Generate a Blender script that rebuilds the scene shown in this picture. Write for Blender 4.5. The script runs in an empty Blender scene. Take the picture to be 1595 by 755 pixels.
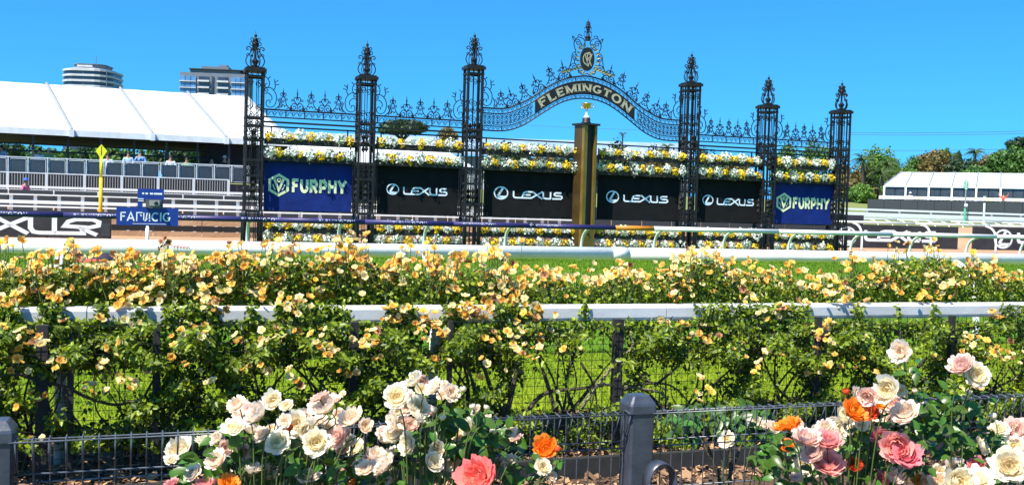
import bpy, math, random
import numpy as np
from mathutils import Vector, Matrix
random.seed(7); RNG = np.random.default_rng(7)
R = math.radians
scene = bpy.context.scene
C = scene.collection

# ------------------------------------------------------------------ camera
FPX, W0, H0 = 1600.0, 1595.0, 755.0          # focal length in photo pixels
CAMZ = 1.63
PITCH, ROLL = math.atan(52.5 / FPX), math.atan(0.029)
_F = Vector((0, math.cos(PITCH), -math.sin(PITCH)))
_r0, _u0 = Vector((1, 0, 0)), Vector((0, math.sin(PITCH), math.cos(PITCH)))
_R = _r0 * math.cos(ROLL) + _u0 * math.sin(ROLL)
_U = _u0 * math.cos(ROLL) - _r0 * math.sin(ROLL)
cam_d = bpy.data.cameras.new('camera'); cam = bpy.data.objects.new('camera', cam_d); C.objects.link(cam)
cam.matrix_world = Matrix(((_R.x, _U.x, -_F.x, 0), (_R.y, _U.y, -_F.y, 0), (_R.z, _U.z, -_F.z, CAMZ), (0, 0, 0, 1)))
cam_d.sensor_width = 36; cam_d.lens = 36 * FPX / W0; cam_d.clip_end = 9000; cam_d.clip_start = 0.05
scene.camera = cam

# ------------------------------------------------------------------ sky, sun, exposure
SUN_EL = R(56); SUN_AZ = math.atan2(-0.62, -0.78)
wd = bpy.data.worlds.new('World'); scene.world = wd; wd.use_nodes = True
nt = wd.node_tree; bg = nt.nodes['Background']
sky = nt.nodes.new('ShaderNodeTexSky'); sky.sky_type = 'NISHITA'; sky.sun_disc = False
sky.sun_elevation = SUN_EL; sky.sun_rotation = SUN_AZ
sky.altitude = 800; sky.air_density = 1.0; sky.dust_density = 0.25; sky.ozone_density = 1.6
hs = nt.nodes.new('ShaderNodeHueSaturation'); hs.inputs['Saturation'].default_value = 1.05; hs.inputs['Value'].default_value = 6.5
tcw = nt.nodes.new('ShaderNodeTexCoord'); vma = nt.nodes.new('ShaderNodeVectorMath'); vma.operation = 'MULTIPLY_ADD'; vma.inputs[1].default_value = (1, 1, 0.75); vma.inputs[2].default_value = (0, 0, 0.17)
vmn = nt.nodes.new('ShaderNodeVectorMath'); vmn.operation = 'NORMALIZE'; nt.links.new(tcw.outputs['Generated'], vma.inputs[0]); nt.links.new(vma.outputs[0], vmn.inputs[0]); nt.links.new(vmn.outputs[0], sky.inputs[0])
gm = nt.nodes.new('ShaderNodeGamma'); gm.inputs[1].default_value = 1.3
scl_ = nt.nodes.new('ShaderNodeVectorMath'); scl_.operation = 'SCALE'; scl_.inputs[3].default_value = 0.16
nt.links.new(sky.outputs[0], scl_.inputs[0]); nt.links.new(scl_.outputs[0], gm.inputs[0])
tint = nt.nodes.new('ShaderNodeVectorMath'); tint.operation = 'MULTIPLY'; tint.inputs[1].default_value = (0.54, 1.20, 1.34)
nt.links.new(gm.outputs[0], tint.inputs[0]); nt.links.new(tint.outputs[0], hs.inputs['Color']); nt.links.new(hs.outputs[0], bg.inputs[0])
bg.inputs[1].default_value = 0.1
sl = bpy.data.lights.new('sun', 'SUN'); sl.energy = 5.0; sl.angle = R(0.5); sl.color = (1.0, 0.94, 0.83)
so = bpy.data.objects.new('sun', sl); C.objects.link(so)
so.rotation_euler = Vector((-math.sin(SUN_AZ) * math.cos(SUN_EL), -math.cos(SUN_AZ) * math.cos(SUN_EL), -math.sin(SUN_EL))).to_track_quat('-Z', 'Y').to_euler()
scene.view_settings.view_transform = 'Standard'; scene.view_settings.look = 'None'
scene.view_settings.exposure = 0.92; scene.view_settings.gamma = 1.0

# ------------------------------------------------------------------ frames
PHI = R(20.0)                                   # the rails run away to the right
cp, sp = math.cos(PHI), math.sin(PHI)
def T(u, v, z=0.0): return Vector((u * cp - v * sp, u * sp + v * cp, z))
def ray(px, py): return _F + _R * ((px - W0 / 2) / FPX) - _U * ((py - H0 / 2) / FPX)
def onv(px, py, v):                             # photo pixel -> (u, z) on the vertical plane v
    d = ray(px, py); t = v / (-d.x * sp + d.y * cp)
    return (d.x * cp + d.y * sp) * t, CAMZ + d.z * t
def at(px, py, Y):                              # photo pixel -> world point at depth Y
    d = ray(px, py); t = Y / d.y
    return Vector((d.x * t, Y, CAMZ + d.z * t))

# ------------------------------------------------------------------ materials
MAT = {}
def mat(name, col, rough=0.6, metal=0.0, var=0.12, scale=6.0, col2=None, bump=0.0, bscale=40.0, mode='noise', detail=5, transl=0.0, spec=0.5, attr=None, objrand=0.0, coord='Object', coat=0):
    m = bpy.data.materials.new(name); m.use_nodes = True
    n = m.node_tree.nodes; l = m.node_tree.links; b = n['Principled BSDF']
    b.inputs['Roughness'].default_value = rough; b.inputs['Metallic'].default_value = metal
    b.inputs['Specular IOR Level'].default_value = spec
    if coat: b.inputs['Coat Weight'].default_value = coat
    c2 = col2 if col2 else tuple(min(1, c * (1 + var)) for c in col)
    c1 = col if col2 else tuple(c * (1 - var) for c in col)
    mix = n.new('ShaderNodeMix'); mix.data_type = 'RGBA'
    mix.inputs[6].default_value = (*c1, 1); mix.inputs[7].default_value = (*c2, 1)
    tc = n.new('ShaderNodeTexCoord')
    if mode == 'noise':
        nz = n.new('ShaderNodeTexNoise'); nz.inputs['Scale'].default_value = scale; nz.inputs['Detail'].default_value = detail
        l.new(tc.outputs[coord], nz.inputs['Vector'])
        mr = n.new('ShaderNodeMapRange'); mr.inputs[1].default_value = 0.3; mr.inputs[2].default_value = 0.7
        l.new(nz.outputs[0], mr.inputs[0]); fac = mr.outputs[0]
    elif mode == 'island':
        g = n.new('ShaderNodeNewGeometry'); fac = g.outputs['Random Per Island']
    elif mode == 'attr':
        a = n.new('ShaderNodeAttribute'); a.attribute_name = attr; fac = a.outputs['Fac']
    l.new(fac, mix.inputs[0]); cout = mix.outputs[2]
    if objrand:
        oi = n.new('ShaderNodeObjectInfo'); h = n.new('ShaderNodeHueSaturation')
        m1 = n.new('ShaderNodeMapRange'); m1.inputs[3].default_value = 1 - objrand; m1.inputs[4].default_value = 1 + objrand
        m2 = n.new('ShaderNodeMapRange'); m2.inputs[3].default_value = 0.5 - objrand * 0.06; m2.inputs[4].default_value = 0.5 + objrand * 0.06
        l.new(oi.outputs['Random'], m1.inputs[0]); l.new(oi.outputs['Random'], m2.inputs[0])
        l.new(m1.outputs[0], h.inputs['Value']); l.new(m2.outputs[0], h.inputs['Hue']); l.new(cout, h.inputs['Color']); cout = h.outputs[0]
    l.new(cout, b.inputs['Base Color'])
    if bump:
        bn = n.new('ShaderNodeTexNoise'); bn.inputs['Scale'].default_value = bscale; bn.inputs['Detail'].default_value = 6
        l.new(tc.outputs[coord], bn.inputs['Vector'])
        bp = n.new('ShaderNodeBump'); bp.inputs['Strength'].default_value = bump; bp.inputs['Distance'].default_value = 0.05
        l.new(bn.outputs[0], bp.inputs['Height']); l.new(bp.outputs[0], b.inputs['Normal'])
    if transl:
        tr = n.new('ShaderNodeBsdfTranslucent'); ms = n.new('ShaderNodeMixShader'); ms.inputs[0].default_value = transl
        l.new(cout, tr.inputs['Color']); l.new(b.outputs[0], ms.inputs[1]); l.new(tr.outputs[0], ms.inputs[2])
        l.new(ms.outputs[0], n['Material Output'].inputs['Surface'])
    MAT[name] = m; return m

mat('turf', (0.06, 0.15, 0.009), 0.9, scale=0.5, col2=(0.13, 0.24, 0.014), bump=0.8, bscale=26, spec=0.1, detail=9)
mat('lawn', (0.14, 0.24, 0.010), 0.9, scale=1.1, col2=(0.27, 0.34, 0.016), bump=0.7, bscale=30, spec=0.1, detail=8)
mat('dry_ground', (0.20, 0.21, 0.06), 0.95, scale=0.05, col2=(0.12, 0.17, 0.04), bump=0.3, bscale=3)
mat('sand', (0.34, 0.19, 0.10), 0.95, scale=0.5, col2=(0.46, 0.29, 0.17), bump=0.5, bscale=8)
mat('mulch', (0.05, 0.03, 0.018), 0.95, scale=22, col2=(0.20, 0.11, 0.055), bump=1.0, bscale=60)
mat('chip', (0.12, 0.06, 0.03), 0.9, mode='island', col2=(0.46, 0.27, 0.14))
mat('grass_blade', (0.10, 0.21, 0.010), 0.7, mode='island', col2=(0.36, 0.42, 0.03), transl=0.35, spec=0.2)
mat('turf_blade', (0.06, 0.15, 0.009), 0.7, mode='island', col2=(0.17, 0.28, 0.017), transl=0.3, spec=0.2)
mat('white_rail', (0.60, 0.61, 0.58), 0.38, scale=1.3, col2=(0.84, 0.84, 0.82), bump=0.04, bscale=20, detail=9)
mat('white_paint', (0.72, 0.73, 0.72), 0.5, scale=2.5, col2=(0.82, 0.82, 0.80))
mat('tent', (0.50, 0.53, 0.55), 0.6, scale=0.5, col2=(0.66, 0.67, 0.68), bump=0.5, bscale=1.2, spec=0.2)
mat('tent_trim', (0.62, 0.66, 0.68), 0.5, scale=2)
mat('iron', (0.008, 0.008, 0.009), 0.5, metal=0.0, scale=9, col2=(0.018, 0.018, 0.02), spec=0.3)
mat('iron_blue', (0.008, 0.010, 0.018), 0.45, scale=9, col2=(0.016, 0.02, 0.036), spec=0.4)
mat('gold_letter', (0.36, 0.33, 0.22), 0.45, scale=9, col2=(0.46, 0.42, 0.29))
mat('plate_black', (0.008, 0.008, 0.008), 0.5, scale=9)
mat('gold_brown', (0.05, 0.03, 0.010), 0.4, metal=0.4, scale=1.2, col2=(0.12, 0.072, 0.02), bump=0.2, bscale=5)
mat('gold', (0.20, 0.12, 0.022), 0.35, metal=0.5, scale=1.5, col2=(0.34, 0.21, 0.045), bump=0.15, bscale=5)
mat('gold_dark', (0.012, 0.011, 0.009), 0.5, scale=2)
mat('cup_gold', (0.75, 0.50, 0.16), 0.25, metal=0.9)
mat('laurel', (0.05, 0.045, 0.02), 0.45, mode='island', col2=(0.40, 0.36, 0.16))
mat('banner_blue', (0.003, 0.013, 0.115), 0.7, scale=2.2, col2=(0.005, 0.024, 0.18), bump=0.5, bscale=3, spec=0.25)
mat('banner_black', (0.007, 0.007, 0.008), 0.8, scale=2.2, col2=(0.012, 0.012, 0.014), bump=0.3, bscale=3, spec=0.15)
mat('board_black', (0.014, 0.014, 0.017), 0.55, scale=1.5, col2=(0.035, 0.033, 0.036))
mat('logo_cream', (0.80, 0.80, 0.46), 0.6, scale=4, col2=(0.70, 0.76, 0.48))
mat('logo_white', (0.80, 0.85, 0.90), 0.5, scale=5, col2=(0.62, 0.74, 0.88))
mat('sign_white', (0.78, 0.79, 0.80), 0.5)
mat('sign_blue', (0.004, 0.026, 0.20), 0.5, scale=2, col2=(0.007, 0.04, 0.27))
mat('trough', (0.014, 0.013, 0.012), 0.8, scale=8, col2=(0.03, 0.026, 0.02))
mat('petal_white', (0.84, 0.86, 0.78), 0.6, mode='island', col2=(0.90, 0.90, 0.84), transl=0.2)
mat('petal_yellow', (0.84, 0.50, 0.006), 0.6, mode='island', col2=(0.93, 0.68, 0.02), transl=0.15)
mat('posy_leaf', (0.05, 0.13, 0.02), 0.6, mode='island', col2=(0.20, 0.34, 0.07), transl=0.2)
mat('rail_purple', (0.018, 0.014, 0.085), 0.5, scale=2, col2=(0.035, 0.025, 0.14))
mat('rail_orange', (0.62, 0.21, 0.015), 0.5)
mat('rail_green', (0.55, 0.63, 0.60), 0.4)
mat('fence_dark', (0.030, 0.036, 0.052), 0.36, scale=14, col2=(0.055, 0.063, 0.085), spec=0.6, bump=0.05, bscale=60)
mat('fence_wire', (0.05, 0.058, 0.074), 0.3, scale=30, col2=(0.10, 0.115, 0.14), spec=0.7)
mat('mesh_wire', (0.012, 0.013, 0.013), 0.6)
mat('post_black', (0.014, 0.014, 0.013), 0.7, scale=14, col2=(0.03, 0.028, 0.025))
mat('leaf', (0.015, 0.05, 0.004), 0.45, mode='island', col2=(0.25, 0.33, 0.010), transl=0.25, spec=0.45)
mat('leaf_big', (0.025, 0.085, 0.010), 0.36, scale=22, col2=(0.09, 0.18, 0.018), transl=0.25, spec=0.5, objrand=0.35)
mat('cane', (0.045, 0.035, 0.02), 0.8, scale=25, col2=(0.12, 0.095, 0.05), bump=0.6, bscale=90)
mat('cane_pale', (0.22, 0.19, 0.10), 0.8, scale=25, col2=(0.34, 0.30, 0.17), bump=0.6, bscale=90)
mat('stem', (0.045, 0.08, 0.012), 0.6, scale=20, col2=(0.10, 0.13, 0.025))
mat('rose_yellow', (0.88, 0.45, 0.035), 0.6, mode='attr', attr='rim', col2=(0.94, 0.69, 0.19), transl=0.42, objrand=0.16)
mat('rose_pale', (0.92, 0.70, 0.22), 0.6, mode='attr', attr='rim', col2=(0.95, 0.88, 0.56), transl=0.42, objrand=0.1)
mat('rose_wilted', (0.30, 0.12, 0.05), 0.8, mode='attr', attr='rim', col2=(0.50, 0.27, 0.12), transl=0.15, objrand=0.25)
mat('rose_blush', (0.92, 0.74, 0.54), 0.55, mode='attr', attr='rim', col2=(0.95, 0.84, 0.72), transl=0.42, objrand=0.07)
mat('rose_cream', (0.90, 0.74, 0.38), 0.55, mode='attr', attr='rim', col2=(0.93, 0.88, 0.76), transl=0.42, objrand=0.06)
mat('rose_shell', (0.92, 0.66, 0.56), 0.55, mode='attr', attr='rim', col2=(0.94, 0.70, 0.60), transl=0.42, objrand=0.1)
mat('rose_pink', (0.88, 0.40, 0.36), 0.55, mode='attr', attr='rim', col2=(0.91, 0.46, 0.42), transl=0.42, objrand=0.12)
mat('rose_deep', (0.74, 0.16, 0.24), 0.55, mode='attr', attr='rim', col2=(0.85, 0.30, 0.32), transl=0.42, objrand=0.12)
mat('rose_coral', (0.92, 0.42, 0.28), 0.55, mode='attr', attr='rim', col2=(0.88, 0.17, 0.20), transl=0.42, objrand=0.08)
mat('rose_orange', (0.90, 0.48, 0.03), 0.55, mode='attr', attr='rim', col2=(0.88, 0.24, 0.03), transl=0.42, objrand=0.1)
mat('rose_bud_red', (0.75, 0.08, 0.02), 0.55, mode='attr', attr='rim', col2=(0.80, 0.14, 0.04), transl=0.42, objrand=0.08)
mat('sepal', (0.16, 0.24, 0.03), 0.6, mode='island', col2=(0.26, 0.30, 0.05))
mat('glass_dark', (0.03, 0.038, 0.048), 0.25, scale=1.5, col2=(0.055, 0.065, 0.08), spec=0.6)
mat('glass_blue', (0.06, 0.15, 0.30), 0.15, scale=0.4, col2=(0.13, 0.26, 0.46), spec=0.7)
mat('tower_glass', (0.015, 0.02, 0.035), 0.25, scale=0.3, col2=(0.04, 0.05, 0.08), spec=0.7)
mat('tower_white', (0.46, 0.47, 0.49), 0.6, scale=0.4)
mat('tower_grey', (0.13, 0.15, 0.18), 0.6, scale=0.4)
mat('rail_metal', (0.55, 0.59, 0.62), 0.4, scale=4)
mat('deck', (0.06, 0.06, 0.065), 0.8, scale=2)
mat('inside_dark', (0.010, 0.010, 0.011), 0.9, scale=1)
mat('slat_dark', (0.03, 0.035, 0.04), 0.6, scale=5)
mat('sign_yellow', (0.72, 0.74, 0.01), 0.5); mat('pole_yellow', (0.80, 0.46, 0.005), 0.5)
mat('sign_green', (0.10, 0.42, 0.25), 0.5)
mat('pole_grey', (0.30, 0.32, 0.33), 0.5, metal=0.3)
mat('bark', (0.07, 0.055, 0.04), 0.9, scale=6, bump=0.5, bscale=10)
mat('crown_green', (0.028, 0.085, 0.012), 0.6, mode='island', col2=(0.10, 0.22, 0.03), transl=0.2)
mat('crown_bright', (0.05, 0.13, 0.012), 0.6, mode='island', col2=(0.15, 0.28, 0.03), transl=0.2)
mat('crown_dark', (0.012, 0.035, 0.012), 0.6, mode='island', col2=(0.04, 0.085, 0.025), transl=0.15)
mat('crown_olive', (0.07, 0.065, 0.02), 0.6, mode='island', col2=(0.26, 0.19, 0.045), transl=0.2)
mat('palm', (0.035, 0.075, 0.018), 0.55, mode='island', col2=(0.13, 0.19, 0.05), transl=0.2)
mat('cable', (0.06, 0.08, 0.11), 0.6)
mat('roof_blue', (0.20, 0.30, 0.42), 0.4, scale=0.4, col2=(0.27, 0.37, 0.50))
mat('skin', (0.42, 0.24, 0.16), 0.6); mat('hair', (0.02, 0.014, 0.01), 0.7)
for nm, c in (('cloth_white', (0.72, 0.75, 0.80)), ('cloth_sky', (0.16, 0.32, 0.66)), ('cloth_pale', (0.34, 0.47, 0.68)), ('cloth_green', (0.12, 0.36, 0.10)), ('cloth_red', (0.60, 0.10, 0.06)),
              ('cloth_pink', (0.65, 0.16, 0.28)), ('cloth_navy', (0.012, 0.014, 0.04)), ('cloth_blue', (0.03, 0.10, 0.45)), ('cloth_dark', (0.02, 0.02, 0.025))):
    mat(nm, c, 0.8, scale=14)
mat('camera_body', (0.10, 0.09, 0.085), 0.45); mat('camera_face', (0.42, 0.38, 0.34), 0.4, metal=0.4)

# ------------------------------------------------------------------ mesh builder
class MB:
    def __init__(s): s.v = []; s.f = []; s.m = []
    def add(s, vs, fs, mi=0):
        o = len(s.v); s.v += [tuple(p) for p in vs]; s.f += [tuple(i + o for i in f) for f in fs]; s.m += [mi] * len(fs); return s
    def box(s, c, d, rz=0.0, mi=0, taper=1.0):
        x, y, z = (k / 2 for k in d); vs = []
        for dz in (-z, z):
            k = taper if dz > 0 else 1
            for dx, dy in ((-x, -y), (x, -y), (x, y), (-x, y)):
                dx *= k; dy *= k
                vs.append((c[0] + dx * math.cos(rz) - dy * math.sin(rz), c[1] + dx * math.sin(rz) + dy * math.cos(rz), c[2] + dz))
        return s.add(vs, [(3, 2, 1, 0), (4, 5, 6, 7), (0, 1, 5, 4), (1, 2, 6, 5), (2, 3, 7, 6), (3, 0, 4, 7)], mi)
    def tube(s, pts, r, n=5, mi=0, cap=True, ell=1.0):
        P = [Vector(p) for p in pts]; N = len(P); rr = r if isinstance(r, (list, tuple)) else [r] * N
        vs = []; up = None
        for i in range(N):
            t = (P[min(i + 1, N - 1)] - P[max(i - 1, 0)])
            if t.length < 1e-9: t = Vector((0, 0, 1))
            t.normalize()
            if up is None:
                a = Vector((0, 1, 0)) if abs(t.y) < 0.9 else Vector((0, 0, 1)); up = (a - t * a.dot(t)).normalized()
            else:
                up = up - t * up.dot(t)
                up = up.normalized() if up.length > 1e-6 else t.orthogonal().normalized()
            sd = t.cross(up)
            for k in range(n):
                a = 2 * math.pi * (k + 0.5) / n; vs.append(P[i] + (up * math.cos(a) + sd * math.sin(a) * ell) * rr[i])
        fs = [(i * n + k, i * n + (k + 1) % n, (i + 1) * n + (k + 1) % n, (i + 1) * n + k) for i in range(N - 1) for k in range(n)]
        if cap: fs += [tuple(range(n - 1, -1, -1)), tuple((N - 1) * n + k for k in range(n))]
        return s.add(vs, fs, mi)
    def lathe(s, prof, c=(0, 0, 0), n=10, mi=0):
        vs = []
        for r, z in prof:
            for k in range(n):
                a = 2 * math.pi * k / n; vs.append((c[0] + r * math.cos(a), c[1] + r * math.sin(a), c[2] + z))
        N = len(prof)
        fs = [(i * n + k, i * n + (k + 1) % n, (i + 1) * n + (k + 1) % n, (i + 1) * n + k) for i in range(N - 1) for k in range(n)]
        fs += [tuple(range(n - 1, -1, -1)), tuple((N - 1) * n + k for k in range(n))]
        return s.add(vs, fs, mi)
    def sheet(s, pts, mi=0): return s.add(pts, [tuple(range(len(pts)))], mi)
    def prism(s, poly, y0, y1, mi=0):               # polygon in (x,z), extruded along y
        n = len(poly); vs = [(x, y0, z) for x, z in poly] + [(x, y1, z) for x, z in poly]
        fs = [tuple(range(n)), tuple(range(2 * n - 1, n - 1, -1))] + [(k, n + k, n + (k + 1) % n, (k + 1) % n) for k in range(n)]
        return s.add(vs, fs, mi)
    def ribbon(s, pl, w, fn, closed=False, mi=0):   # flat stroke with mitred joints; fn maps (x,z) -> 3d
        P = [Vector(p) for p in pl]; n = len(P); L = []; Rr = []
        for i in range(n):
            a = P[(i - 1) % n] if (closed or i > 0) else None; b = P[(i + 1) % n] if (closed or i < n - 1) else None
            d1 = (P[i] - a).normalized() if a is not None else (b - P[i]).normalized()
            d2 = (b - P[i]).normalized() if b is not None else d1
            nn = Vector((-(d1.y + d2.y), d1.x + d2.x))
            nn = nn.normalized() if nn.length > 1e-6 else Vector((-d1.y, d1.x))
            k = w / 2 / max(0.5, nn.dot(Vector((-d1.y, d1.x))))
            L.append(P[i] + nn * k); Rr.append(P[i] - nn * k)
        vs = [fn(p.x, p.y) for p in L] + [fn(p.x, p.y) for p in Rr]
        m = n if closed else n - 1
        return s.add(vs, [(n + i, n + (i + 1) % n, (i + 1) % n, i) for i in range(m)], mi)
    def mesh(s, name, mats, smooth=False):
        me = bpy.data.meshes.new(name); me.from_pydata(s.v, [], s.f)
        for m in (mats if isinstance(mats, (list, tuple)) else [mats]): me.materials.append(MAT[m])
        if max(s.m, default=0): me.polygons.foreach_set('material_index', s.m)
        if smooth: me.polygons.foreach_set('use_smooth', [True] * len(s.f))
        me.update(); return me
    def build(s, name, mats, parent=None, smooth=False, **k): return link(name, s.mesh(name, mats, smooth), parent, **k)

def link(name, data, parent=None, loc=None, rot=None, scl=None):
    o = bpy.data.objects.new(name, data); C.objects.link(o)
    if parent is not None: o.parent = parent
    if loc is not None: o.location = loc
    if rot is not None: o.rotation_euler = rot
    if scl is not None: o.scale = scl
    return o
def tag(o, label=None, cat=None, group=None, kind=None):
    if label: o['label'] = label
    if cat: o['category'] = cat
    if group: o['group'] = group
    if kind: o['kind'] = kind
    return o
def thing(name, label, cat, loc=(0, 0, 0), rz=0.0, group=None):
    return tag(link(name, None, None, loc, (0, 0, rz)), label, cat, group)
def track_thing(name, label, cat, u, v, z=0.0, group=None): return thing(name, label, cat, T(u, v, z), PHI, group)
def np_mesh(name, V, F, mats, fm=None, smooth=False):       # arrays: V (n,3), F (m,k)
    me = bpy.data.meshes.new(name); nv, (nf, k) = len(V), F.shape
    me.vertices.add(nv); me.vertices.foreach_set('co', np.ascontiguousarray(V, dtype=np.float32).ravel())
    me.loops.add(nf * k); me.loops.foreach_set('vertex_index', F.astype(np.int32).ravel())
    me.polygons.add(nf); me.polygons.foreach_set('loop_start', np.arange(0, nf * k, k, dtype=np.int32))
    for m in (mats if isinstance(mats, (list, tuple)) else [mats]): me.materials.append(MAT[m])
    if fm is not None: me.polygons.foreach_set('material_index', fm.astype(np.int32))
    if smooth: me.polygons.foreach_set('use_smooth', np.ones(nf, dtype=bool))
    me.update(calc_edges=True); me.validate(); return me
def ORD(i, n):
    ones = 'first second third fourth fifth sixth seventh eighth ninth tenth eleventh twelfth thirteenth fourteenth fifteenth sixteenth seventeenth eighteenth nineteenth'.split()
    def w(q): return ones[q - 1] if q < 20 else (('twentieth', 'thirtieth', 'fortieth')[q // 10 - 2] if q % 10 == 0 else ('twenty', 'thirty', 'forty')[q // 10 - 2] + '-' + ones[q % 10 - 1])
    names = ['leftmost'] + [w(q + 1) + ' from left' for q in range(1, max(2, min(n, 48)))]
    return 'rightmost' if i == n - 1 else names[i]
def spiral(cx, cz, r0, turns, a0, sgn=1, n=16, r1=0.15):
    return [(cx + r0 * (1 - (1 - r1) * t) * math.cos(a0 + sgn * turns * 2 * math.pi * t), cz + r0 * (1 - (1 - r1) * t) * math.sin(a0 + sgn * turns * 2 * math.pi * t)) for t in (i / n for i in range(n + 1))]
def smooth_pl(pts, k=5):                           # Catmull-Rom
    out = []; n = len(pts); D = len(pts[0])
    for i in range(n - 1):
        p0, p1, p2, p3 = pts[max(i - 1, 0)], pts[i], pts[i + 1], pts[min(i + 2, n - 1)]
        for j in range(k):
            t = j / k
            out.append(tuple(0.5 * (2 * p1[d] + (p2[d] - p0[d]) * t + (2 * p0[d] - 5 * p1[d] + 4 * p2[d] - p3[d]) * t * t + (3 * p1[d] - p0[d] - 3 * p2[d] + p3[d]) * t ** 3) for d in range(D)))
    out.append(tuple(pts[-1])); return out
def XZ(pl, y=0.0): return [(x, y, z) for x, z in pl]
def mir(pl): return [(-x, z) for x, z in pl]

# ------------------------------------------------------------------ stroke lettering
def arc(cx, cy, rx, ry, a0, a1, n=10): return [(cx + rx * math.cos(R(a0 + (a1 - a0) * i / n)), cy + ry * math.sin(R(a0 + (a1 - a0) * i / n))) for i in range(n + 1)]
GL = {  # advance, strokes
 'F': (.66, [[(.1, 0), (.1, 1)], [(.02, .93), (.58, .93)], [(.1, .52), (.5, .52)]]),
 'L': (.66, [[(.1, 1), (.1, 0)], [(.02, .07), (.6, .07)]]),
 'E': (.68, [[(.1, 0), (.1, 1)], [(.02, .93), (.6, .93)], [(.1, .5), (.52, .5)], [(.02, .07), (.6, .07)]]),
 'M': (.98, [[(.1, 0), (.1, 1)], [(.1, .95), (.48, .1), (.86, .95)], [(.86, 0), (.86, 1)]]),
 'I': (.32, [[(.14, 0), (.14, 1)]]),
 'N': (.84, [[(.1, 0), (.1, 1)], [(.1, .95), (.7, .05)], [(.7, 0), (.7, 1)]]),
 'G': (.86, [arc(.42, .5, .34, .44, 50, 320, 16) + [(.72, .42), (.46, .42)]]),
 'T': (.72, [[(.34, 0), (.34, 1)], [(.0, .93), (.68, .93)]]),
 'O': (.90, [arc(.42, .5, .34, .44, 0, 360, 18)]),
 'U': (.80, [[(.12, 1)] + arc(.39, .38, .27, .31, 180, 360, 8) + [(.66, 1)]]),
 'R': (.80, [[(.12, 0), (.12, .9), (.42, .9)] + arc(.42, .66, .22, .24, 90, -90, 6) + [(.14, .42)], [(.36, .42), (.68, 0)]]),
 'P': (.76, [[(.12, 0), (.12, .9), (.42, .9)] + arc(.42, .64, .24, .26, 90, -90, 6) + [(.14, .38)]]),
 'H': (.84, [[(.12, 0), (.12, 1)], [(.12, .5), (.68, .5)], [(.68, 0), (.68, 1)]]),
 'Y': (.80, [[(.02, 1), (.38, .45), (.74, 1)], [(.38, .5), (.38, 0)]]),
 'A': (.80, [[(.03, 0), (.38, .96), (.73, 0)], [(.16, .3), (.6, .3)]]),
 'C': (.80, [arc(.42, .5, .34, .44, 45, 315, 14)]),
 'V': (.80, [[(.03, 1), (.38, .03), (.73, 1)]]),
 '1': (.5, [[(.08, .75), (.26, .95), (.26, 0)]]), '8': (.75, [arc(.36, .72, .22, .22, 0, 360, 12), arc(.36, .27, .27, .25, 0, 360, 12)]),
}
SERIF = {'F': [(.1, 0), ], 'L': [(.1, 1)], 'E': [], 'M': [(.1, 0), (.86, 0), (.1, 1), (.86, 1)], 'I': [(.14, 0), (.14, 1)], 'N': [(.1, 0), (.1, 1), (.7, 1)], 'T': [(.34, 0)], 'G': [], 'O': []}
def text_width(t, gap=.08): return sum(GL[c][0] + gap for c in t) - gap
def text_mb(mb, t, fn, w=.14, gap=.08, serif=False, mi=0):
    x = 0
    for c in t:
        for pl in GL[c][1]:
            cl = pl[0] == pl[-1] or (Vector(pl[0]) - Vector(pl[-1])).length < 1e-4
            mb.ribbon(pl[:-1] if cl else pl, w, lambda a, b, x=x: fn(a + x, b), cl, mi)
        if serif:
            for sx, sz in SERIF.get(c, []):
                zz = .05 if sz == 0 else .95
                mb.ribbon([(sx - .16, zz), (sx + .16, zz)], .1, lambda a, b, x=x: fn(a + x, b), False, mi)
            if c in 'FEL': mb.ribbon([(.58, .93 if c != 'L' else .07), (.58, .74 if c != 'L' else .26)], .08, lambda a, b, x=x: fn(a + x, b), False, mi)
            if c == 'T':
                for k in (.04, .64): mb.ribbon([(k, .95), (k, .74)], .08, lambda a, b, x=x: fn(a + x, b), False, mi)
        x += GL[c][0] + gap
    return mb
WORDMARK = [[(.08, 1), (.08, .3), (.16, .14), (.36, .08), (2.45, .08)], [(2.7, .92), (1.8, .92), (1.5, .82), (1.34, .55), (1.22, .08)], [(1.4, .5), (2.35, .5)],
            [(2.62, .95), (3.95, 0.0)], [(3.95, .98), (2.42, .06)], [(4.05, .98), (4.05, .35), (4.18, .12), (4.42, .07), (5.1, .07)], [(5.06, .98), (5.06, .07)],
            [(6.6, .9), (5.78, .9), (5.58, .76), (5.6, .58), (5.8, .5), (6.38, .5), (6.6, .42), (6.64, .22), (6.48, .08), (5.3, .07)]]
def oval_emblem(mb, fn, mi=0):                     # ring with a slanted L; unit height
    mb.ribbon(arc(.62, .5, .56, .44, 0, 360, 28)[:-1], .1, fn, True, mi)
    mb.ribbon([(.80, .92), (.36, .26)], .17, fn, False, mi); mb.ribbon([(.34, .22), (1.06, .22)], .15, fn, False, mi)
    return mb
def wordmark(mb, fn, w=.19, mi=0, strokes=WORDMARK):
    for pl in strokes: mb.ribbon(pl, w, fn, False, mi)
    return mb

# ================================================================== the setting
def strip(name, v0, v1, m, z=0.0, u0=-400, u1=700):
    mb = MB(); mb.sheet([T(u0, v0, z), T(u1, v0, z), T(u1, v1, z), T(u0, v1, z)])
    return tag(mb.build(name, m), kind='structure')
g = MB(); g.sheet([(-5000, -3000, -0.02), (5000, -3000, -0.02), (5000, 8000, -0.02), (-5000, 8000, -0.02)])
tag(g.build('ground', 'dry_ground'), kind='structure')
strip('spectator_path', -8, 1.6, 'dry_ground', -0.012)
strip('garden_bed', 1.6, 7.55, 'mulch', -0.004)
strip('lawn', 7.55, 10.9, 'lawn', 0.0)
strip('grass_track', 10.9, 40.5, 'turf', 0.004)
strip('sand_track', 40.5, 54.5, 'sand', 0.008)
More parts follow.
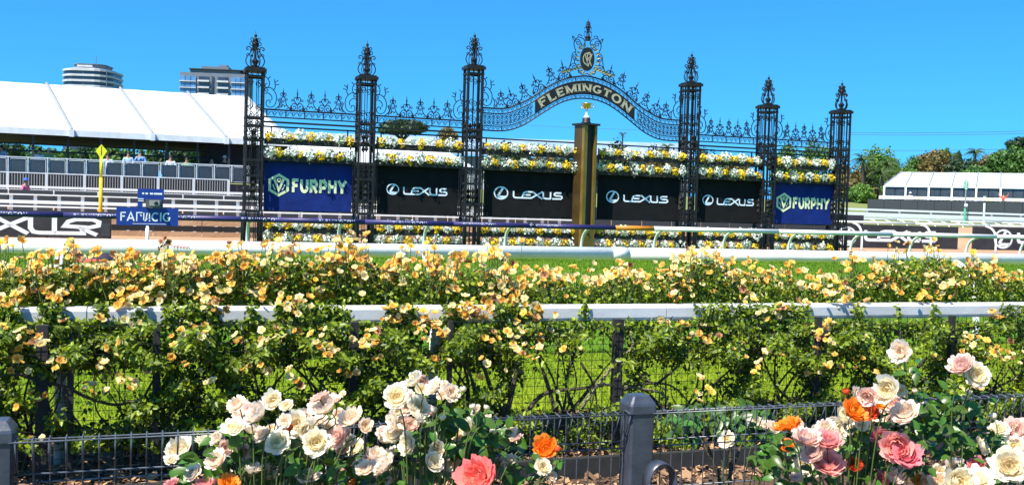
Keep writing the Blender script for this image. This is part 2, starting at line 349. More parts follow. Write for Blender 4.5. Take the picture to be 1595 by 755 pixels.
# raised infield bank behind the sand track
b = MB()
for (v0, z0), (v1, z1) in zip([(54.5, 0.0), (56.5, 0.9), (61, 1.2)], [(56.5, 0.9), (61, 1.2)]): b.sheet([T(-300, v0, z0), T(600, v0, z0), T(600, v1, z1), T(-300, v1, z1)])
tag(b.build('sand_bank', 'sand'), kind='structure')
b = MB(); prof = [(61, 1.2), (75, 1.35), (92, 2.4), (104, 3.6), (230, 3.9), (420, 3.0)]
for (v0, z0), (v1, z1) in zip(prof, prof[1:]):
    b.sheet([T(-300, v0, z0), T(600, v0, z0), T(600, v1, z1), T(-300, v1, z1)])
tag(b.build('infield_bank', 'dry_ground'), kind='structure')

def scatter_blades(name, m, u0, u1, v0, v1, n, h, w, z0=0.0, flat=False):
    u = RNG.uniform(u0, u1, n); v = RNG.uniform(v0, v1, n); a = RNG.uniform(0, 6.283, n); hh = h * RNG.uniform(.5, 1.3, n); ww = w * RNG.uniform(.6, 1.3, n)
    bx, by = u * cp - v * sp, u * sp + v * cp; la = RNG.uniform(0, 6.283, n); ll = hh * RNG.uniform(.1, .8, n)
    V = np.empty((n, 3, 3)); z = np.full(n, z0)
    V[:, 0] = np.stack([bx - np.cos(a) * ww, by - np.sin(a) * ww, z], 1); V[:, 1] = np.stack([bx + np.cos(a) * ww, by + np.sin(a) * ww, z], 1)
    V[:, 2] = np.stack([bx + np.cos(la) * ll, by + np.sin(la) * ll, z + hh], 1)
    return link(name, np_mesh(name, V.reshape(-1, 3), np.arange(n * 3).reshape(-1, 3), m))
tag(scatter_blades('lawn_grass', 'grass_blade', -4, 12, 7.6, 10.9, 60000, .05, .006), 'sunlit yellow green lawn seen through the rose fence', 'grass', kind='stuff')
tag(scatter_blades('track_grass', 'turf_blade', -14, 34, 10.9, 36, 150000, .075, .012), 'mown green turf of the race track beyond the white rail', 'grass', kind='stuff')
def chips(n, u0, u1, v0, v1):
    u = RNG.uniform(u0, u1, n); v = RNG.uniform(v0, v1, n); L = RNG.uniform(.012, .035, n); wd_ = L * RNG.uniform(.25, .5, n); a = RNG.uniform(0, 6.283, n); t = RNG.normal(0, .35, n); t2 = RNG.normal(0, .35, n)
    c = np.stack([u * cp - v * sp, u * sp + v * cp, RNG.uniform(.004, .03, n)], 1)
    d = np.stack([np.cos(a), np.sin(a), t], 1) * L[:, None]; e = np.stack([-np.sin(a), np.cos(a), t2], 1) * wd_[:, None]
    V = np.stack([c - d - e, c + d - e, c + d + e, c - d + e], 1).reshape(-1, 3)
    return np_mesh('wood_chip', V, np.arange(n * 4).reshape(-1, 4), 'chip')
tag(link('wood_chip_mulch', chips(15000, -3, 11, 5.4, 7.6)), 'brown wood chip mulch under the climbing roses', 'mulch', kind='stuff')

# ================================================================== far background: hill trees, towers, stands
def crown_mesh(name, m, rx, ry, rz, lumps, per, leaf, seed, flat=1.0, dome=False):
    rg = np.random.default_rng(seed); P = []; Nn = []
    k = 0
    while k < lumps:
        c = rg.uniform(-1, 1, 3); rr = np.linalg.norm(c)
        if rr > 1 or rr < .25: continue
        if dome and c[2] < -.35: continue
        k += 1; r = rg.uniform(.22, .42)
        d = rg.normal(size=(per, 3)); d /= np.linalg.norm(d, axis=1)[:, None]
        P.append((c * .8 + d * r * rg.uniform(.6, 1.08, (per, 1))) * np.array([rx, ry, rz])); Nn.append(d)
    P = np.concatenate(P); Nn = np.concatenate(Nn); n = len(P)
    Nn = Nn + rg.normal(0, .5, (n, 3)); Nn /= np.linalg.norm(Nn, axis=1)[:, None]
    a = np.cross(Nn, rg.normal(size=(n, 3))); a /= np.linalg.norm(a, axis=1)[:, None]; bb = np.cross(Nn, a)
    s = leaf * rg.uniform(.5, 1.3, (n, 1)); V = np.stack([P - a * s, P - bb * s * .7, P + a * s, P + bb * s * .7], 1).reshape(-1, 3)
    return np_mesh(name, V, np.arange(n * 4).reshape(-1, 4), m)
def tree(px, ytop, Y, wpx, label, m, zb, aspect=1.0, group=None, seed=0, name='tree', trunk=.35, dome=False, dens=1.0):
    top = at(px, ytop, Y); w = wpx * Y / FPX; h = top.z - zb
    t = thing(name, label, 'tree', (top.x, top.y, zb), 0, group)
    rz = min(h * (1 - trunk) / 2, w * aspect / 2); cz = h - rz
    lumps = int(26 * dens); leaf = max(.16, w * .035)
    cr = link('crown', crown_mesh('crown', m, w / 2, w / 2, rz, lumps, int(60 * dens), leaf, seed, dome=dome), t, (0, 0, cz)); cr['kind'] = 'stuff'
    mb = MB(); lean = random.uniform(-.05, .05) * h
    mb.tube(smooth_pl([(0, 0, 0), (lean * .3, 0, h * .25), (lean, 0, cz)], 4), [h * .03 * (1 - .06 * i) for i in range(9)], 7)
    for k in range(5):
        a = k * 1.26 + seed; z0 = cz - rz * random.uniform(.2, .9)
        mb.tube([(lean * .6, 0, max(z0 - rz * .4, h * .1)), (lean + math.cos(a) * w * .18, math.sin(a) * w * .18, z0 + rz * .3), (lean + math.cos(a) * w * .34, math.sin(a) * w * .34, z0 + rz * .8)], [h * .015, h * .01, h * .004], 5)
    mb.build('trunk', 'bark', t); return t
def palm(px, ytop, Y, wpx, label, zb, seed=0, n=26, group=None, trunk_r=.22):
    rg = random.Random(seed); top = at(px, ytop, Y); L = wpx * Y / FPX / 2; hub = top.z - L * .55 - zb
    t = thing('palm_tree', label, 'palm', (top.x, top.y, zb), 0, group)
    MB().tube([(0, 0, 0), (.05, 0, hub * .5), (0, 0, hub)], [trunk_r * 1.2, trunk_r, trunk_r * .9], 8).build('trunk', 'bark', t)
    me = []
    for v in range(4):
        mb = MB(); up = (.75, .45, .12, -.2)[v]; pts = []
        for i in range(9):
            s = i / 8; pts.append((s * L, 0, L * (up * s * 1.5 - (.55 + .4 * up) * s * s)))
        mb.tube(pts, [.03 * L * (1.1 - i / 8) + .005 for i in range(9)], 4)
        for i in range(1, 9):
            for sg in (-1, 1):
                for q in (0, .5):
                    x, _, z = pts[i]; x2, _, z2 = pts[i - 1]; x += (x2 - x) * q; z += (z2 - z) * q
                    l = L * .26 * (1 - abs(i / 8 - .45)); mb.sheet([(x - .05 * L * .5, 0, z), (x + .05 * L * .5, 0, z), (x + .12 * L, sg * l, z - l * .5)])
        me.append(mb.mesh('frond', 'palm'))
    for k in range(n):
        link('frond', me[k % 4], t, (0, 0, hub), (rg.uniform(-.15, .15), rg.uniform(-.15, .15), k * 2.399))
    return t

# right-hand trees behind the marquee (x, top y, depth, width px, material, kind words)
TR = [(1366, 226, 150, 62, 'crown_bright', 'tall rounded bright green tree left of the far marquee', 3),
      (1341, 250, 140, 50, 'crown_olive', 'olive brown scrubby tree beside the last iron column', 3),
      (1360, 290, 135, 60, 'crown_olive', 'low olive shrubby tree beneath the palms left of far marquee', 3),
      (1398, 246, 160, 46, 'crown_green', 'mid green tree just above the left end of far marquee', 3),
      (1430, 243, 165, 44, 'crown_green', 'dark green tree above the second roof panel of far marquee', .9),
      (1412, 262, 150, 60, 'crown_bright', 'low bright green tree along the far marquee ridge', .6),
      (1457, 233, 155, 58, 'crown_olive', 'golden olive tree behind the far marquee', .9),
      (1470, 228, 170, 26, 'crown_bright', 'narrow pale green tree rising behind the golden tree', 1.4),
      (1500, 244, 150, 56, 'crown_dark', 'dark conifer clump right of the golden tree', .8),
      (1492, 236, 175, 14, 'crown_dark', 'thin dark pointed conifer beside the small palm', 2.0),
      (1538, 238, 160, 46, 'crown_olive', 'brownish green tree under the middle palm', .9),
      (1520, 258, 145, 60, 'crown_green', 'low mixed tree mass behind marquee centre', .6),
      (1575, 228, 155, 74, 'crown_green', 'broad bright leafed tree at the right edge', .8),
      (1592, 212, 175, 46, 'crown_dark', 'dark flat topped pine at the far right edge', .55),
      (1322, 268, 130, 40, 'crown_olive', 'rusty olive shrub right beside the last iron column base', 3),
      (1392, 278, 128, 40, 'crown_green', 'low green shrub against the left end of far marquee', 3),
      (1342, 285, 126, 46, 'crown_bright', 'low bright shrub between last iron column and far marquee', 3),
      (1625, 235, 165, 70, 'crown_green', 'green tree beyond the right edge of the marquee', .8)]
for i, (x, y, Y, w, m, lb, asp) in enumerate(TR):
    tree(x, y, Y, w, lb, m, 3.2, asp, 'trees behind the far marquee', seed=30 + i, trunk=.06, dens=1.7)
palm(1345, 238, 138, 40, 'broad palm tree left of the bright green tree', 3.2, 3, group='palms behind the far marquee')
palm(1374, 258, 132, 44, 'low palm tree near the left end of the far marquee', 3.2, 5, group='palms behind the far marquee')
palm(1384, 247, 145, 34, 'small palm tree between bright tree and marquee roof', 3.2, 6, group='palms behind the far marquee')
palm(1481, 236, 160, 24, 'small dark palm beside the golden olive tree', 3.2, 8, group='palms behind the far marquee')
palm(1519, 229, 160, 32, 'dark palm standing highest above the far marquee', 3.2, 9, group='palms behind the far marquee')
# trees seen through the gates and under the left marquee
GT = [(628, 186, 200, 78, 'crown_dark', 'dark umbrella shaped tree seen through the second gate bay', .42, .55),
      (698, 197, 210, 34, 'crown_olive', 'small brown tree by the third iron column', .9, .3),
      (790, 222, 150, 80, 'crown_dark', 'dark tree left of the golden post behind flower troughs', 3, .1),
      (850, 221, 170, 50, 'crown_olive', 'olive tree just left of the golden post', 3, .1),
      (900, 228, 150, 70, 'crown_dark', 'dark low tree behind the golden post', 3, .1),
      (960, 222, 150, 70, 'crown_dark', 'dark low tree right of the golden post', 3, .1),
      (1030, 222, 160, 60, 'crown_olive', 'olive tree behind the right half of the arch', 3, .1),
      (1100, 228, 150, 60, 'crown_dark', 'dark low tree behind the fourth iron column', 3, .1),
      (1150, 236, 150, 56, 'crown_olive', 'olive tree behind the fifth gate bay', 3, .1),
      (1225, 222, 155, 60, 'crown_green', 'green tree behind the fifth iron column', 3, .1),
      (1270, 214, 160, 60, 'crown_green', 'tall green tree behind the rightmost gate bay', 3, .1),
      (1310, 252, 140, 40, 'crown_olive', 'brown green shrub behind the last iron column', 3, .1)]
for i, (x, y, Y, w, m, lb, asp, tk) in enumerate(GT):
    tree(x, y, Y, w, lb, m, 3.0, asp, 'trees beyond the iron gates', seed=60 + i, trunk=tk, dens=1.6, dome=(asp < .5))
palm(970, 205, 165, 14, 'slim palm on a tall trunk right of the golden post', 3.0, 11, n=18, group='palms beyond the gates', trunk_r=.14)
palm(1040, 222, 140, 22, 'low palm behind the right half of the arch', 3.0, 12, n=18, group='palms beyond the gates')
for i in range(9):
    tree(12 + i * 42, 216 + (i % 3) * 6, 84 + (i % 2) * 5, 74, 'green tree seen under the left marquee roof, ' + ORD(i, 9), 'crown_green' if i % 3 else 'crown_dark', 1.0, .8, 'trees behind the left marquee', seed=90 + i, trunk=.05, dens=1.2)

# low blue-roofed stand far behind the gates
a0, a1 = at(395, 190, 330), at(1085, 224, 330)
st = thing('distant_grandstand', 'long low stand with pale blue roof far behind the gates', 'grandstand', (a0.x, 330, 0), math.atan2(0, 1))
Wd = a1.x - a0.x; zt = 25
mb = MB(); mb.add([(0, 0, zt - 6), (Wd, 0, zt - 6), (Wd, 14, zt), (0, 14, zt), (0, 14, zt - .6), (Wd, 14, zt - .6), (Wd, 0, zt - 6.6), (0, 0, zt - 6.6)], [(0, 1, 2, 3), (7, 6, 1, 0), (4, 5, 6, 7), (0, 3, 4, 7), (1, 6, 5, 2)])
mb.build('roof', 'roof_blue', st); MB().box((Wd / 2, 8, (zt - 6.8) / 2), (Wd - 2, 10, zt - 6.8)).build('wall', 'tower_grey', st)
for k in range(24): MB().box((Wd * (k + .5) / 24, 1, (zt - 6.7) / 2), (.5, .5, zt - 6.8)).build('column', 'tower_white', st)

# two towers
def tower_round(px0, px1, ytop, Y):
    a, c = at(px0, ytop + 8, Y), at(px1, ytop + 8, Y); w = (c.x - a.x) * .9; H = a.z
    t = thing('apartment_tower', 'white banded round-cornered tower above the left marquee', 'tower', ((a.x + c.x) / 2 - 1.5, Y + 12, 0), R(2))
    def ring(r, d): return arc(0, 0, r, d, 0, 360, 32)[:-1]
    fl = 2.1; n = int(H / fl)
    def slab(z0, z1, k, m, nm):
        mb = MB(); pts = [(x * k, y * k) for x, y in [(w / 2 * max(-1, min(1, 1.16 * math.cos(q))), 11 * max(-1, min(1, 1.12 * math.sin(q)))) for q in [i * math.pi / 16 for i in range(32)]]]
        nn = len(pts); mb.add([(x, y, z0) for x, y in pts] + [(x, y, z1) for x, y in pts], [(i, (i + 1) % nn, nn + (i + 1) % nn, nn + i) for i in range(nn)] + [tuple(range(nn, 2 * nn)), tuple(range(nn - 1, -1, -1))])
        return mb.build(nm, m, t)
    core = slab(0, H, .955, 'tower_glass', 'window_wall')
    for k in range(n - 8, n + 1): slab(k * fl, k * fl + .8, 1.0, 'tower_white', 'balcony_band')
    for k in range(n - 8, n):
        for q in range(9):
            x = (q - 4) * w * .105; MB().box((x, -10.45 + abs(q - 4) ** 2 * .12, k * fl + 1.5), (.2, .3, 1.1)).build('mullion', 'tower_grey', t)
    slab(H, H + 1.0, .8, 'tower_white', 'parapet'); slab(H + 1.0, H + 2.6, .62, 'tower_grey', 'plant_room'); slab(H + 2.6, H + 2.9, .66, 'tower_grey', 'roof_slab')
    MB().box((-w * .03, -7.6, H + 1.9), (w * .3, .4, .7)).build('roof_sign', 'tower_white', t)
    MB().tube([(w * .05, 0, H + 2.9), (w * .05, 0, H + 7)], .12, 5).build('mast', 'tower_grey', t)
tower_round(88, 176, 99, 400)
def tower_glass(px0, px1, ytop, Y):
    a, c = at(px0, ytop + 8, Y), at(px1, ytop + 8, Y); w = c.x - a.x; H = a.z
    t = thing('apartment_tower', 'blue glass tower with balconies behind the first iron column', 'tower', ((a.x + c.x) / 2, Y + 9, 0), R(4))
    MB().box((0, 0, H / 2), (w * .96, 16, H)).build('wall', 'tower_grey', t)
    fl = 2.6; n = int(H / fl)
    for k in range(n - 7, n):
        z = k * fl
        for x0, x1, m in ((-.48, -.24, 'glass_blue'), (.27, .48, 'glass_blue')):
            for q in range(3):
                xa = x0 + (x1 - x0) * q / 3; xb = x0 + (x1 - x0) * (q + 1) / 3
                MB().box(((xa + xb) / 2 * w, -8.2, z + 1.45), ((xb - xa) * w - .2, .5, 2.0)).build('window', m, t)
            MB().box(((x0 + x1) / 2 * w, -8.5, z + .2), ((x1 - x0) * w, 1.2, .35)).build('floor_edge', 'tower_white', t)
        for x0 in (-.21, .07):
            MB().box(((x0 + .08) * w, -8.1, z + 1.5), (.15 * w, .4, 1.7)).build('window', 'tower_glass', t)
            MB().box(((x0 + .08) * w, -8.6, z + .5), (.17 * w, 1.4, .7)).build('balcony', 'tower_white', t)
        MB().box((-.0 * w, -8.15, z + 1.3), (.03 * w, .5, 2.4)).build('window', 'tower_glass', t)
    MB().box((.02 * w, 0, H + .6), (w * .72, 15, 1.2)).build('upper_storey', 'tower_grey', t)
    MB().box((.05 * w, 0, H + 1.5), (w * .8, 17, .35)).build('roof_slab', 'slat_dark', t)
    MB().box((.0, 0, H + 2.4), (w * .4, 9, 1.5)).build('plant_room', 'tower_grey', t)
    MB().box((.1 * w, 0, H + 3.7), (w * .12, 4, 1.0)).build('tank', 'tower_grey', t)
tower_glass(276, 381, 104, 420)

# overhead cables
def cable(p, q, Y0, Y1, lb):
    A, B = at(p[0], p[1], Y0), at(q[0], q[1], Y1); pts = []
    for i in range(13):
        s = i / 12; P = A.lerp(B, s); P.z -= 1.2 * 4 * s * (1 - s) * .25; pts.append(P)
    tag(MB().tube(pts, .05, 4).build('overhead_cable', 'cable'), lb, 'cable', 'overhead power cables')
cable((1280, 206), (1640, 203), 220, 180, 'thin overhead cable crossing the right sky, topmost')
cable((1280, 209), (1640, 207), 221, 181, 'thin overhead cable just below the topmost one, right sky')
cable((1280, 233), (1640, 231), 225, 185, 'thin overhead cable low over the right treetops')
cable((800, 194), (1110, 205), 260, 250, 'thin overhead cable seen under the arch behind the golden post')

# ================================================================== left marquee stand
VT = 62.0
uL = onv(-60, 200, VT)[0]; eave = onv(200, 207, VT)[1]; uR = onv(452, 220, VT)[0]
t = track_thing('marquee', 'large white marquee with open dark front at the left', 'marquee', uL, VT)
DEP = 7.5; rz = onv(200, 139.5, VT + DEP)[1]; bay_u = [onv(x, 205, VT)[0] - uL for x in (-60, 112, 238, 353)] + [uR - uL]
for k in range(4):
    x0, x1 = bay_u[k] + .04, bay_u[k + 1] - .04; mb = MB(); nx, ny = 8, 10; vs = []
    for j in range(ny + 1):
        for i in range(nx + 1):
            s, q = i / nx, j / ny; hip = 1.9 * q
            sag = -.10 * math.sin(math.pi * s) * math.sin(math.pi * q) + .012 * math.sin(i * 2.3 + j * 1.7)
            vs.append((x0 - hip + (x1 - x0) * s, DEP * q, eave + (rz - eave) * q + sag))
    mb.add(vs, [(j * (nx + 1) + i, j * (nx + 1) + i + 1, (j + 1) * (nx + 1) + i + 1, (j + 1) * (nx + 1) + i) for j in range(ny) for i in range(nx)])
    mb.build('roof_panel', 'tent', t, True)
    mb = MB(); mb.add([(x0 - 1.9, DEP, rz), (x1 - 1.9, DEP, rz), (x1 - 1.9, 2 * DEP, eave), (x0 - 1.9, 2 * DEP, eave)], [(0, 1, 2, 3)]); mb.build('rear_roof_panel', 'tent', t)
    MB().box(((x0 + x1) / 2, -.03, eave - .17), (x1 - x0 - .1, .06, .34)).build('valance', 'tent_trim', t)
for k in range(5):
    x = bay_u[k]; hp = 1.9
    MB().tube([(x, -.02, eave + .03), (x - hp, DEP, rz + .07)], .085, 6).build('roof_beam', 'pole_grey', t)
    MB().box((x, -.1, eave - .17), (.26, .3, .42)).build('eave_bracket', 'tent_trim', t)
for k in range(11): MB().box(((uR - uL) * k / 10, .3 + (k % 2) * .4, (eave + 2.5) / 2 + .1), (.12, .12, eave - 2.7)).build('upright', 'slat_dark', t)
mb = MB(); mb.add([(uR - uL, 0, eave), (uR - uL - 1.9, DEP, rz), (uR - uL - 1.9, 2 * DEP, eave)], [(0, 1, 2)]); mb.build('gable', 'tent', t)
for zz in (eave - .75, eave - 1.15): MB().box(((uR - uL) / 2, 2.4, zz), (uR - uL, .1, .1)).build('truss', 'slat_dark', t)
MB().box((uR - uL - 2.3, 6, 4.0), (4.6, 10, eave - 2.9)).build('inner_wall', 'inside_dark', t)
MB().box(((uR - uL) / 2 - .6, 7.4, eave - .25), (uR - uL - 1.3, 13, .05)).build('shade_sheet', 'inside_dark', t)  # added near-black sheet under the roof, stands in for the shade inside
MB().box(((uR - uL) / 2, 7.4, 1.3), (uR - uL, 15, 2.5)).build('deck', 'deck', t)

def balustrade(name, label, x0, y0, x1, y1, hpx, v, n, style):
    ua, za = onv(x0, y0, v); ub, zb = onv(x1, y1, v); z1 = (za + zb) / 2; z0 = z1 - hpx * v / cp / FPX * .98
    t = track_thing(name, label, 'railing', ua, v); L = ub - ua
    MB().box((L / 2, 0, z1), (L, .07, .06)).build('top_rail', 'rail_metal', t)
    if style == 'slat': MB().box((L / 2, 0, z0), (L, .06, .06)).build('bottom_rail', 'rail_metal', t)
    post = MB().box((0, -.06, (z0 + z1) / 2), (.13 if style == 'slat' else .06, .06, z1 - z0)).mesh('post', 'rail_metal')
    glass = MB().box((0, 0, (z0 + z1) / 2 - .03), (L / n - .22, .03, z1 - z0 - .16)).mesh('glass_panel', 'glass_dark')
    slat = MB().box((0, 0, (z0 + z1) / 2), (.04, .03, z1 - z0 - .1)).mesh('slat', 'pole_grey')
    fr = MB()
    hw, hh = L / n / 2 - .09, (z1 - z0) / 2 - .05
    fr.tube([(x, 0, (z0 + z1) / 2 - .03 + z) for x, z in ((-hw, -hh), (-hw, hh * .8), (-hw * .92, hh), (hw * .92, hh), (hw, hh * .8), (hw, -hh), (-hw, -hh))], .022, 4); fr = fr.mesh('panel_frame', 'rail_metal')
    for k in range(n + 1): link('post', post, t, (L * k / n, 0, 0))
    for k in range(n):
        if style == 'glass':
            link('glass_panel', glass, t, (L * (k + .5) / n, 0, 0)); link('panel_frame', fr, t, (L * (k + .5) / n, -.02, 0))
        else:
            for q in range(14): link('slat', slat, t, (L * (k + (q + .5) / 14) / n, 0, 0))
    if style == 'slat': MB().box((L / 2, .5, (z0 + z1) / 2), (L, .05, z1 - z0)).build('backing', 'inside_dark', t)
    MB().box((L / 2, .9, z0 / 2 - .1), (L, 1.4, z0)).build('plinth', 'deck', t)
    return t
balustrade('deck_balustrade', 'upper grey railing with dark glass panels along the marquee deck', -50, 241.5, 388, 259, 24, 60.6, 15, 'glass')
balustrade('lower_balustrade', 'lower grey railing with dark vertical slats below the marquee deck', -50, 265, 356, 281, 26, 58.4, 7, 'slat')

# second, lower marquee seen between the flower troughs
V2 = 84.0
ua, e2 = onv(400, 243, V2); ub = onv(738, 262, V2)[0]; r2 = onv(560, 219, V2 + 6)[1]
t = track_thing('marquee', 'low white marquee roof seen between the flower troughs', 'marquee', ua, V2)
L = ub - ua; e2 = onv(570, 253, V2)[1]
for k in range(5):
    x0, x1 = L * k / 5 + .03, L * (k + 1) / 5 - .03; h = 1.6 if k == 4 else 0
    MB().add([(x0, 0, e2), (x1, 0, e2), (x1 - h, 6, r2), (x0, 6, r2)], [(0, 1, 2, 3)]).build('roof_panel', 'tent', t)
    MB().add([(x0, 6, r2), (x1 - h, 6, r2), (x1, 12, e2), (x0, 12, e2)], [(0, 1, 2, 3)]).build('rear_roof_panel', 'tent', t)
MB().add([(L, 0, e2), (L - 1.6, 6, r2), (L, 12, e2)], [(0, 1, 2)]).build('gable', 'tent', t)
for k in range(6): MB().box((min(L * k / 5 + .1, L - .2), .2, e2 / 2 + .5), (.15, .15, e2 - 1.1)).build('upright', 'white_paint', t)
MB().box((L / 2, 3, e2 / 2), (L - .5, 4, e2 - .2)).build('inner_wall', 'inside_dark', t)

# ================================================================== right marquee on its bank
BET = R(-25.0); MO = at(1377.5, 287, 112.0)
def onm(px, py, back=0.0):                          # pixel -> (x along, z) on the marquee's own front plane, set back
    n_ = Vector((-math.sin(BET), math.cos(BET), 0)); d_ = Vector((math.cos(BET), math.sin(BET), 0)); o_ = Vector((MO.x, MO.y, 0)) + n_ * back
    r_ = ray(px, py); tt = o_.dot(n_) / r_.dot(n_); P = r_ * tt; return (P - o_).dot(d_), CAMZ + P.z
e3 = onm(1480, 289.5)[1]; zf = onm(1480, 311)[1]; r3 = onm(1500, 269, 9)[1]
def mthing(name, label, cat, x, back, group=None):
    return thing(name, label, cat, Vector((MO.x, MO.y, 0)) + Vector((math.cos(BET), math.sin(BET), 0)) * x + Vector((-math.sin(BET), math.cos(BET), 0)) * back, BET, group)
t = mthing('marquee', 'long white marquee with dark glazed front at the right', 'marquee', 0, 0)
us = [onm(x, 290)[0] for x in (1377.5, 1411, 1447, 1483, 1521, 1559, 1598, 1640)]
for k in range(7):
    x0, x1 = us[k] + .04, us[k + 1] - .04; hp = 1.0 if k == 0 else 0
    MB().add([(x0, 0, e3), (x1, 0, e3), (x1, 9, r3), (x0 + hp, 9, r3)], [(0, 1, 2, 3)]).build('roof_panel', 'tent', t)
    MB().add([(x0 + hp, 9, r3), (x1, 9, r3), (x1, 14, e3), (x0, 14, e3)], [(0, 1, 2, 3)]).build('rear_roof_panel', 'tent', t)
    MB().box(((x0 + x1) / 2, -.02, e3 - .1), (x1 - x0, .06, .2)).build('valance', 'tent_trim', t)
    for q in range(2):
        xa = x0 + .1 + (x1 - x0 - .2) * q / 2; xb = x0 + .1 + (x1 - x0 - .2) * (q + 1) / 2
        MB().box(((xa + xb) / 2, .15, (zf + e3) / 2 - .1), (xb - xa - .06, .05, e3 - zf - .25)).build('window', 'glass_dark', t)
for k in range(8): MB().box((us[k], -.02, (zf + e3) / 2 - .1), (.2, .2, e3 - zf)).build('post', 'white_paint', t)
for k in range(8): MB().tube([(us[k], -.02, e3 + .02), (us[k] + (1.0 if k == 0 else 0), 9, r3 + .05)], .08, 5).build('roof_beam', 'pole_grey', t)
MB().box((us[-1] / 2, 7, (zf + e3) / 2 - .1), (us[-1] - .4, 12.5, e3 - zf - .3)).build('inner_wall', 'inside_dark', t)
MB().add([(0, 0, e3), (1.0, 9, r3), (0, 14, e3)], [(0, 1, 2)]).build('gable', 'tent', t)
for y_ in (1, 13.5): MB().box((.2, y_, zf / 2 + e3 / 2 - .2), (.15, .15, e3 - zf)).build('corner_post', 'white_paint', t)
# dark hoarding and row of pale seats in front of it
za, zb_ = onm(1480, 313, -4)[1], onm(1480, 328, -4)[1]; u0, u1 = onm(1352, 312, -4)[0], onm(1680, 312, -4)[0]
t = mthing('hoarding', 'long dark hoarding below the right marquee', 'hoarding', u0, -4)
n = 12; bz0 = zb_ - 1.2
for k in range(n): MB().box(((u1 - u0) * (k + .5) / n, 0, (za + bz0) / 2), ((u1 - u0) / n - .03, .12, za - bz0)).build('panel', 'slat_dark', t)
for k in range(n + 1): MB().box(((u1 - u0) * k / n, .12, (za + bz0) / 2), (.1, .1, za - bz0)).build('post', 'slat_dark', t)
mat('seat_cream', (0.70, 0.66, 0.42), 0.6); seatm = []
for m_ in ('white_paint', 'seat_cream'): seatm.append(MB().box((0, 0, .1), (.42, .4, .07)).box((0, .2, .24), (.42, .07, .3)).box((0, 0, -.12), (.08, .25, .4)).mesh('seat', m_))
x0_, x1_ = onm(1372, 309, -2.5)[0], onm(1660, 312, -2.5)[0]; zs_ = onm(1480, 310.5, -2.5)[1]; ns = 44; bw = ['beneath the left end', 'beneath the left part', 'beneath the middle', 'beneath the right part']
for k in range(ns):
    mi = 1 if k in (9, 10, 17, 26, 27, 33) else 0; o = mthing('terrace_seat', ('cream' if mi else 'small white') + ' terrace seat before the right marquee, ' + ORD(k, 99) + ' in its row', 'seat', x0_ + (x1_ - x0_) * k / ns, -2.5, 'seats before the right marquee')
    link('seat', seatm[mi], o, (0, 0, zs_ - .15))

# ================================================================== white rails behind the gates
def goose(h, reach, side, r):                      # post of a running rail: rail at (0,h); foot at side*reach
    pts = [(0, 0, h), (0, side * reach * .35, h - .06), (0, side * reach * .7, h - .2), (0, side * reach * .92, h - .45), (0, side * reach, h - .75), (0, side * reach, 0)]
    return MB().tube(smooth_pl(pts, 3), r, 7)
def run_rail(name, label, v, x0, x1, ymid, xmid, r, step, side, mats='white_rail', cat='rail', sec=5.0, post_r=.045, reach=.55, ell=1.0, z=None, start=0.0, zbase=0.0):
    ua = onv(x0, ymid, v)[0]; ub = onv(x1, ymid, v)[0]; zz = onv(xmid, ymid, v)[1] if z is None else z
    t = track_thing(name, label, cat, ua, v, zbase); L = ub - ua; zz -= zbase
    k = 0.0
    while k < L:
        e = min(k + sec, L); MB().tube([(k + .004, 0, zz), (e - .004, 0, zz)], r, 12, ell=ell).build('rail_section', mats, t, True); k += sec
    pm = goose(zz - r * .6, reach, side, post_r).mesh('post', 'white_paint', True); k = start
    while k < L: link('post', pm, t, (k, 0, 0)); k += step
    return t
# left background rails
def plank_rails(label, v, x0, x1, lines, posts, zb):
    ua = onv(x0, lines[0][1], v)[0]; ub = onv(x1, lines[0][1], v)[0]; t = track_thing('rail_fence', label, 'fence', ua, v); L = ub - ua
    top = 0
    for xm, y0, y1, m in lines:
        z0, z1 = onv(xm, y1, v)[1], onv(xm, y0, v)[1]; top = max(top, z1)
        n = max(1, int(L / 7))
        for k in range(n): MB().box((L * (k + .5) / n, random.uniform(-.01, .01), (z0 + z1) / 2), (L / n - .03, .08, z1 - z0)).build('rail_board', m, t)
    pm = MB().box((0, .1, (top + zb) / 2), (.14, .1, top - zb)).mesh('post', 'white_paint')
    for k in range(posts + 1): link('post', pm, t, (L * k / posts, 0, 0))
    return t
plank_rails('tall white multi rail fence below the left balustrades', 56.0, -60, 470, [(200, 294, 297.5, 'white_paint'), (200, 299.5, 303, 'white_paint'), (200, 304.5, 307.5, 'tent_trim')], 9, .8)
plank_rails('white rail fence with dark gaps in front of the tall fence', 50.0, -60, 900, [(200, 306.5, 308.5, 'white_paint'), (200, 316, 321, 'white_paint'), (200, 324, 326.5, 'white_paint')], 30, 0)
t = track_thing('dark_barrier', 'low dark barrier behind the white rail fence on the left', 'barrier', onv(-60, 315, 52)[0], 52.0)
for k in range(26): MB().box((k * 1.9 + .95, 0, .9), (1.84, .08, 1.9)).build('panel', 'slat_dark', t)
t = track_thing('timber_barrier', 'low tan timber barrier beside the sand track behind the blue sign', 'barrier', onv(160, 360, 46.5)[0], 46.5)
for k in range(16):
    for q, m in enumerate(('sand', 'inside_dark', 'sand')): MB().box((k * 2.0 + 1, 0, .12 + q * .24), (1.96, .1, .22)).build('board', m, t)
# right background rails
plank_rails('long white barrier rails below the dark hoarding on the right', 72.5, 1300, 1680, [(1480, 329, 332, 'white_paint'), (1480, 335, 341, 'white_paint'), (1480, 341.5, 343, 'tent_trim')], 8, 1.0)
run_rail('far_rail', 'far white running rail with closely set slanting posts at right', 62.0, 1310, 1660, 344, 1450, .05, 1.3, -1, post_r=.035, reach=1.0, zbase=.5)
run_rail('far_rail', 'white running rail with curved posts standing before the right boards', 43.0, 1300, 1660, 349, 1450, .06, 4.3, -1, 'white_rail', post_r=.055, reach=.75, start=1.1)

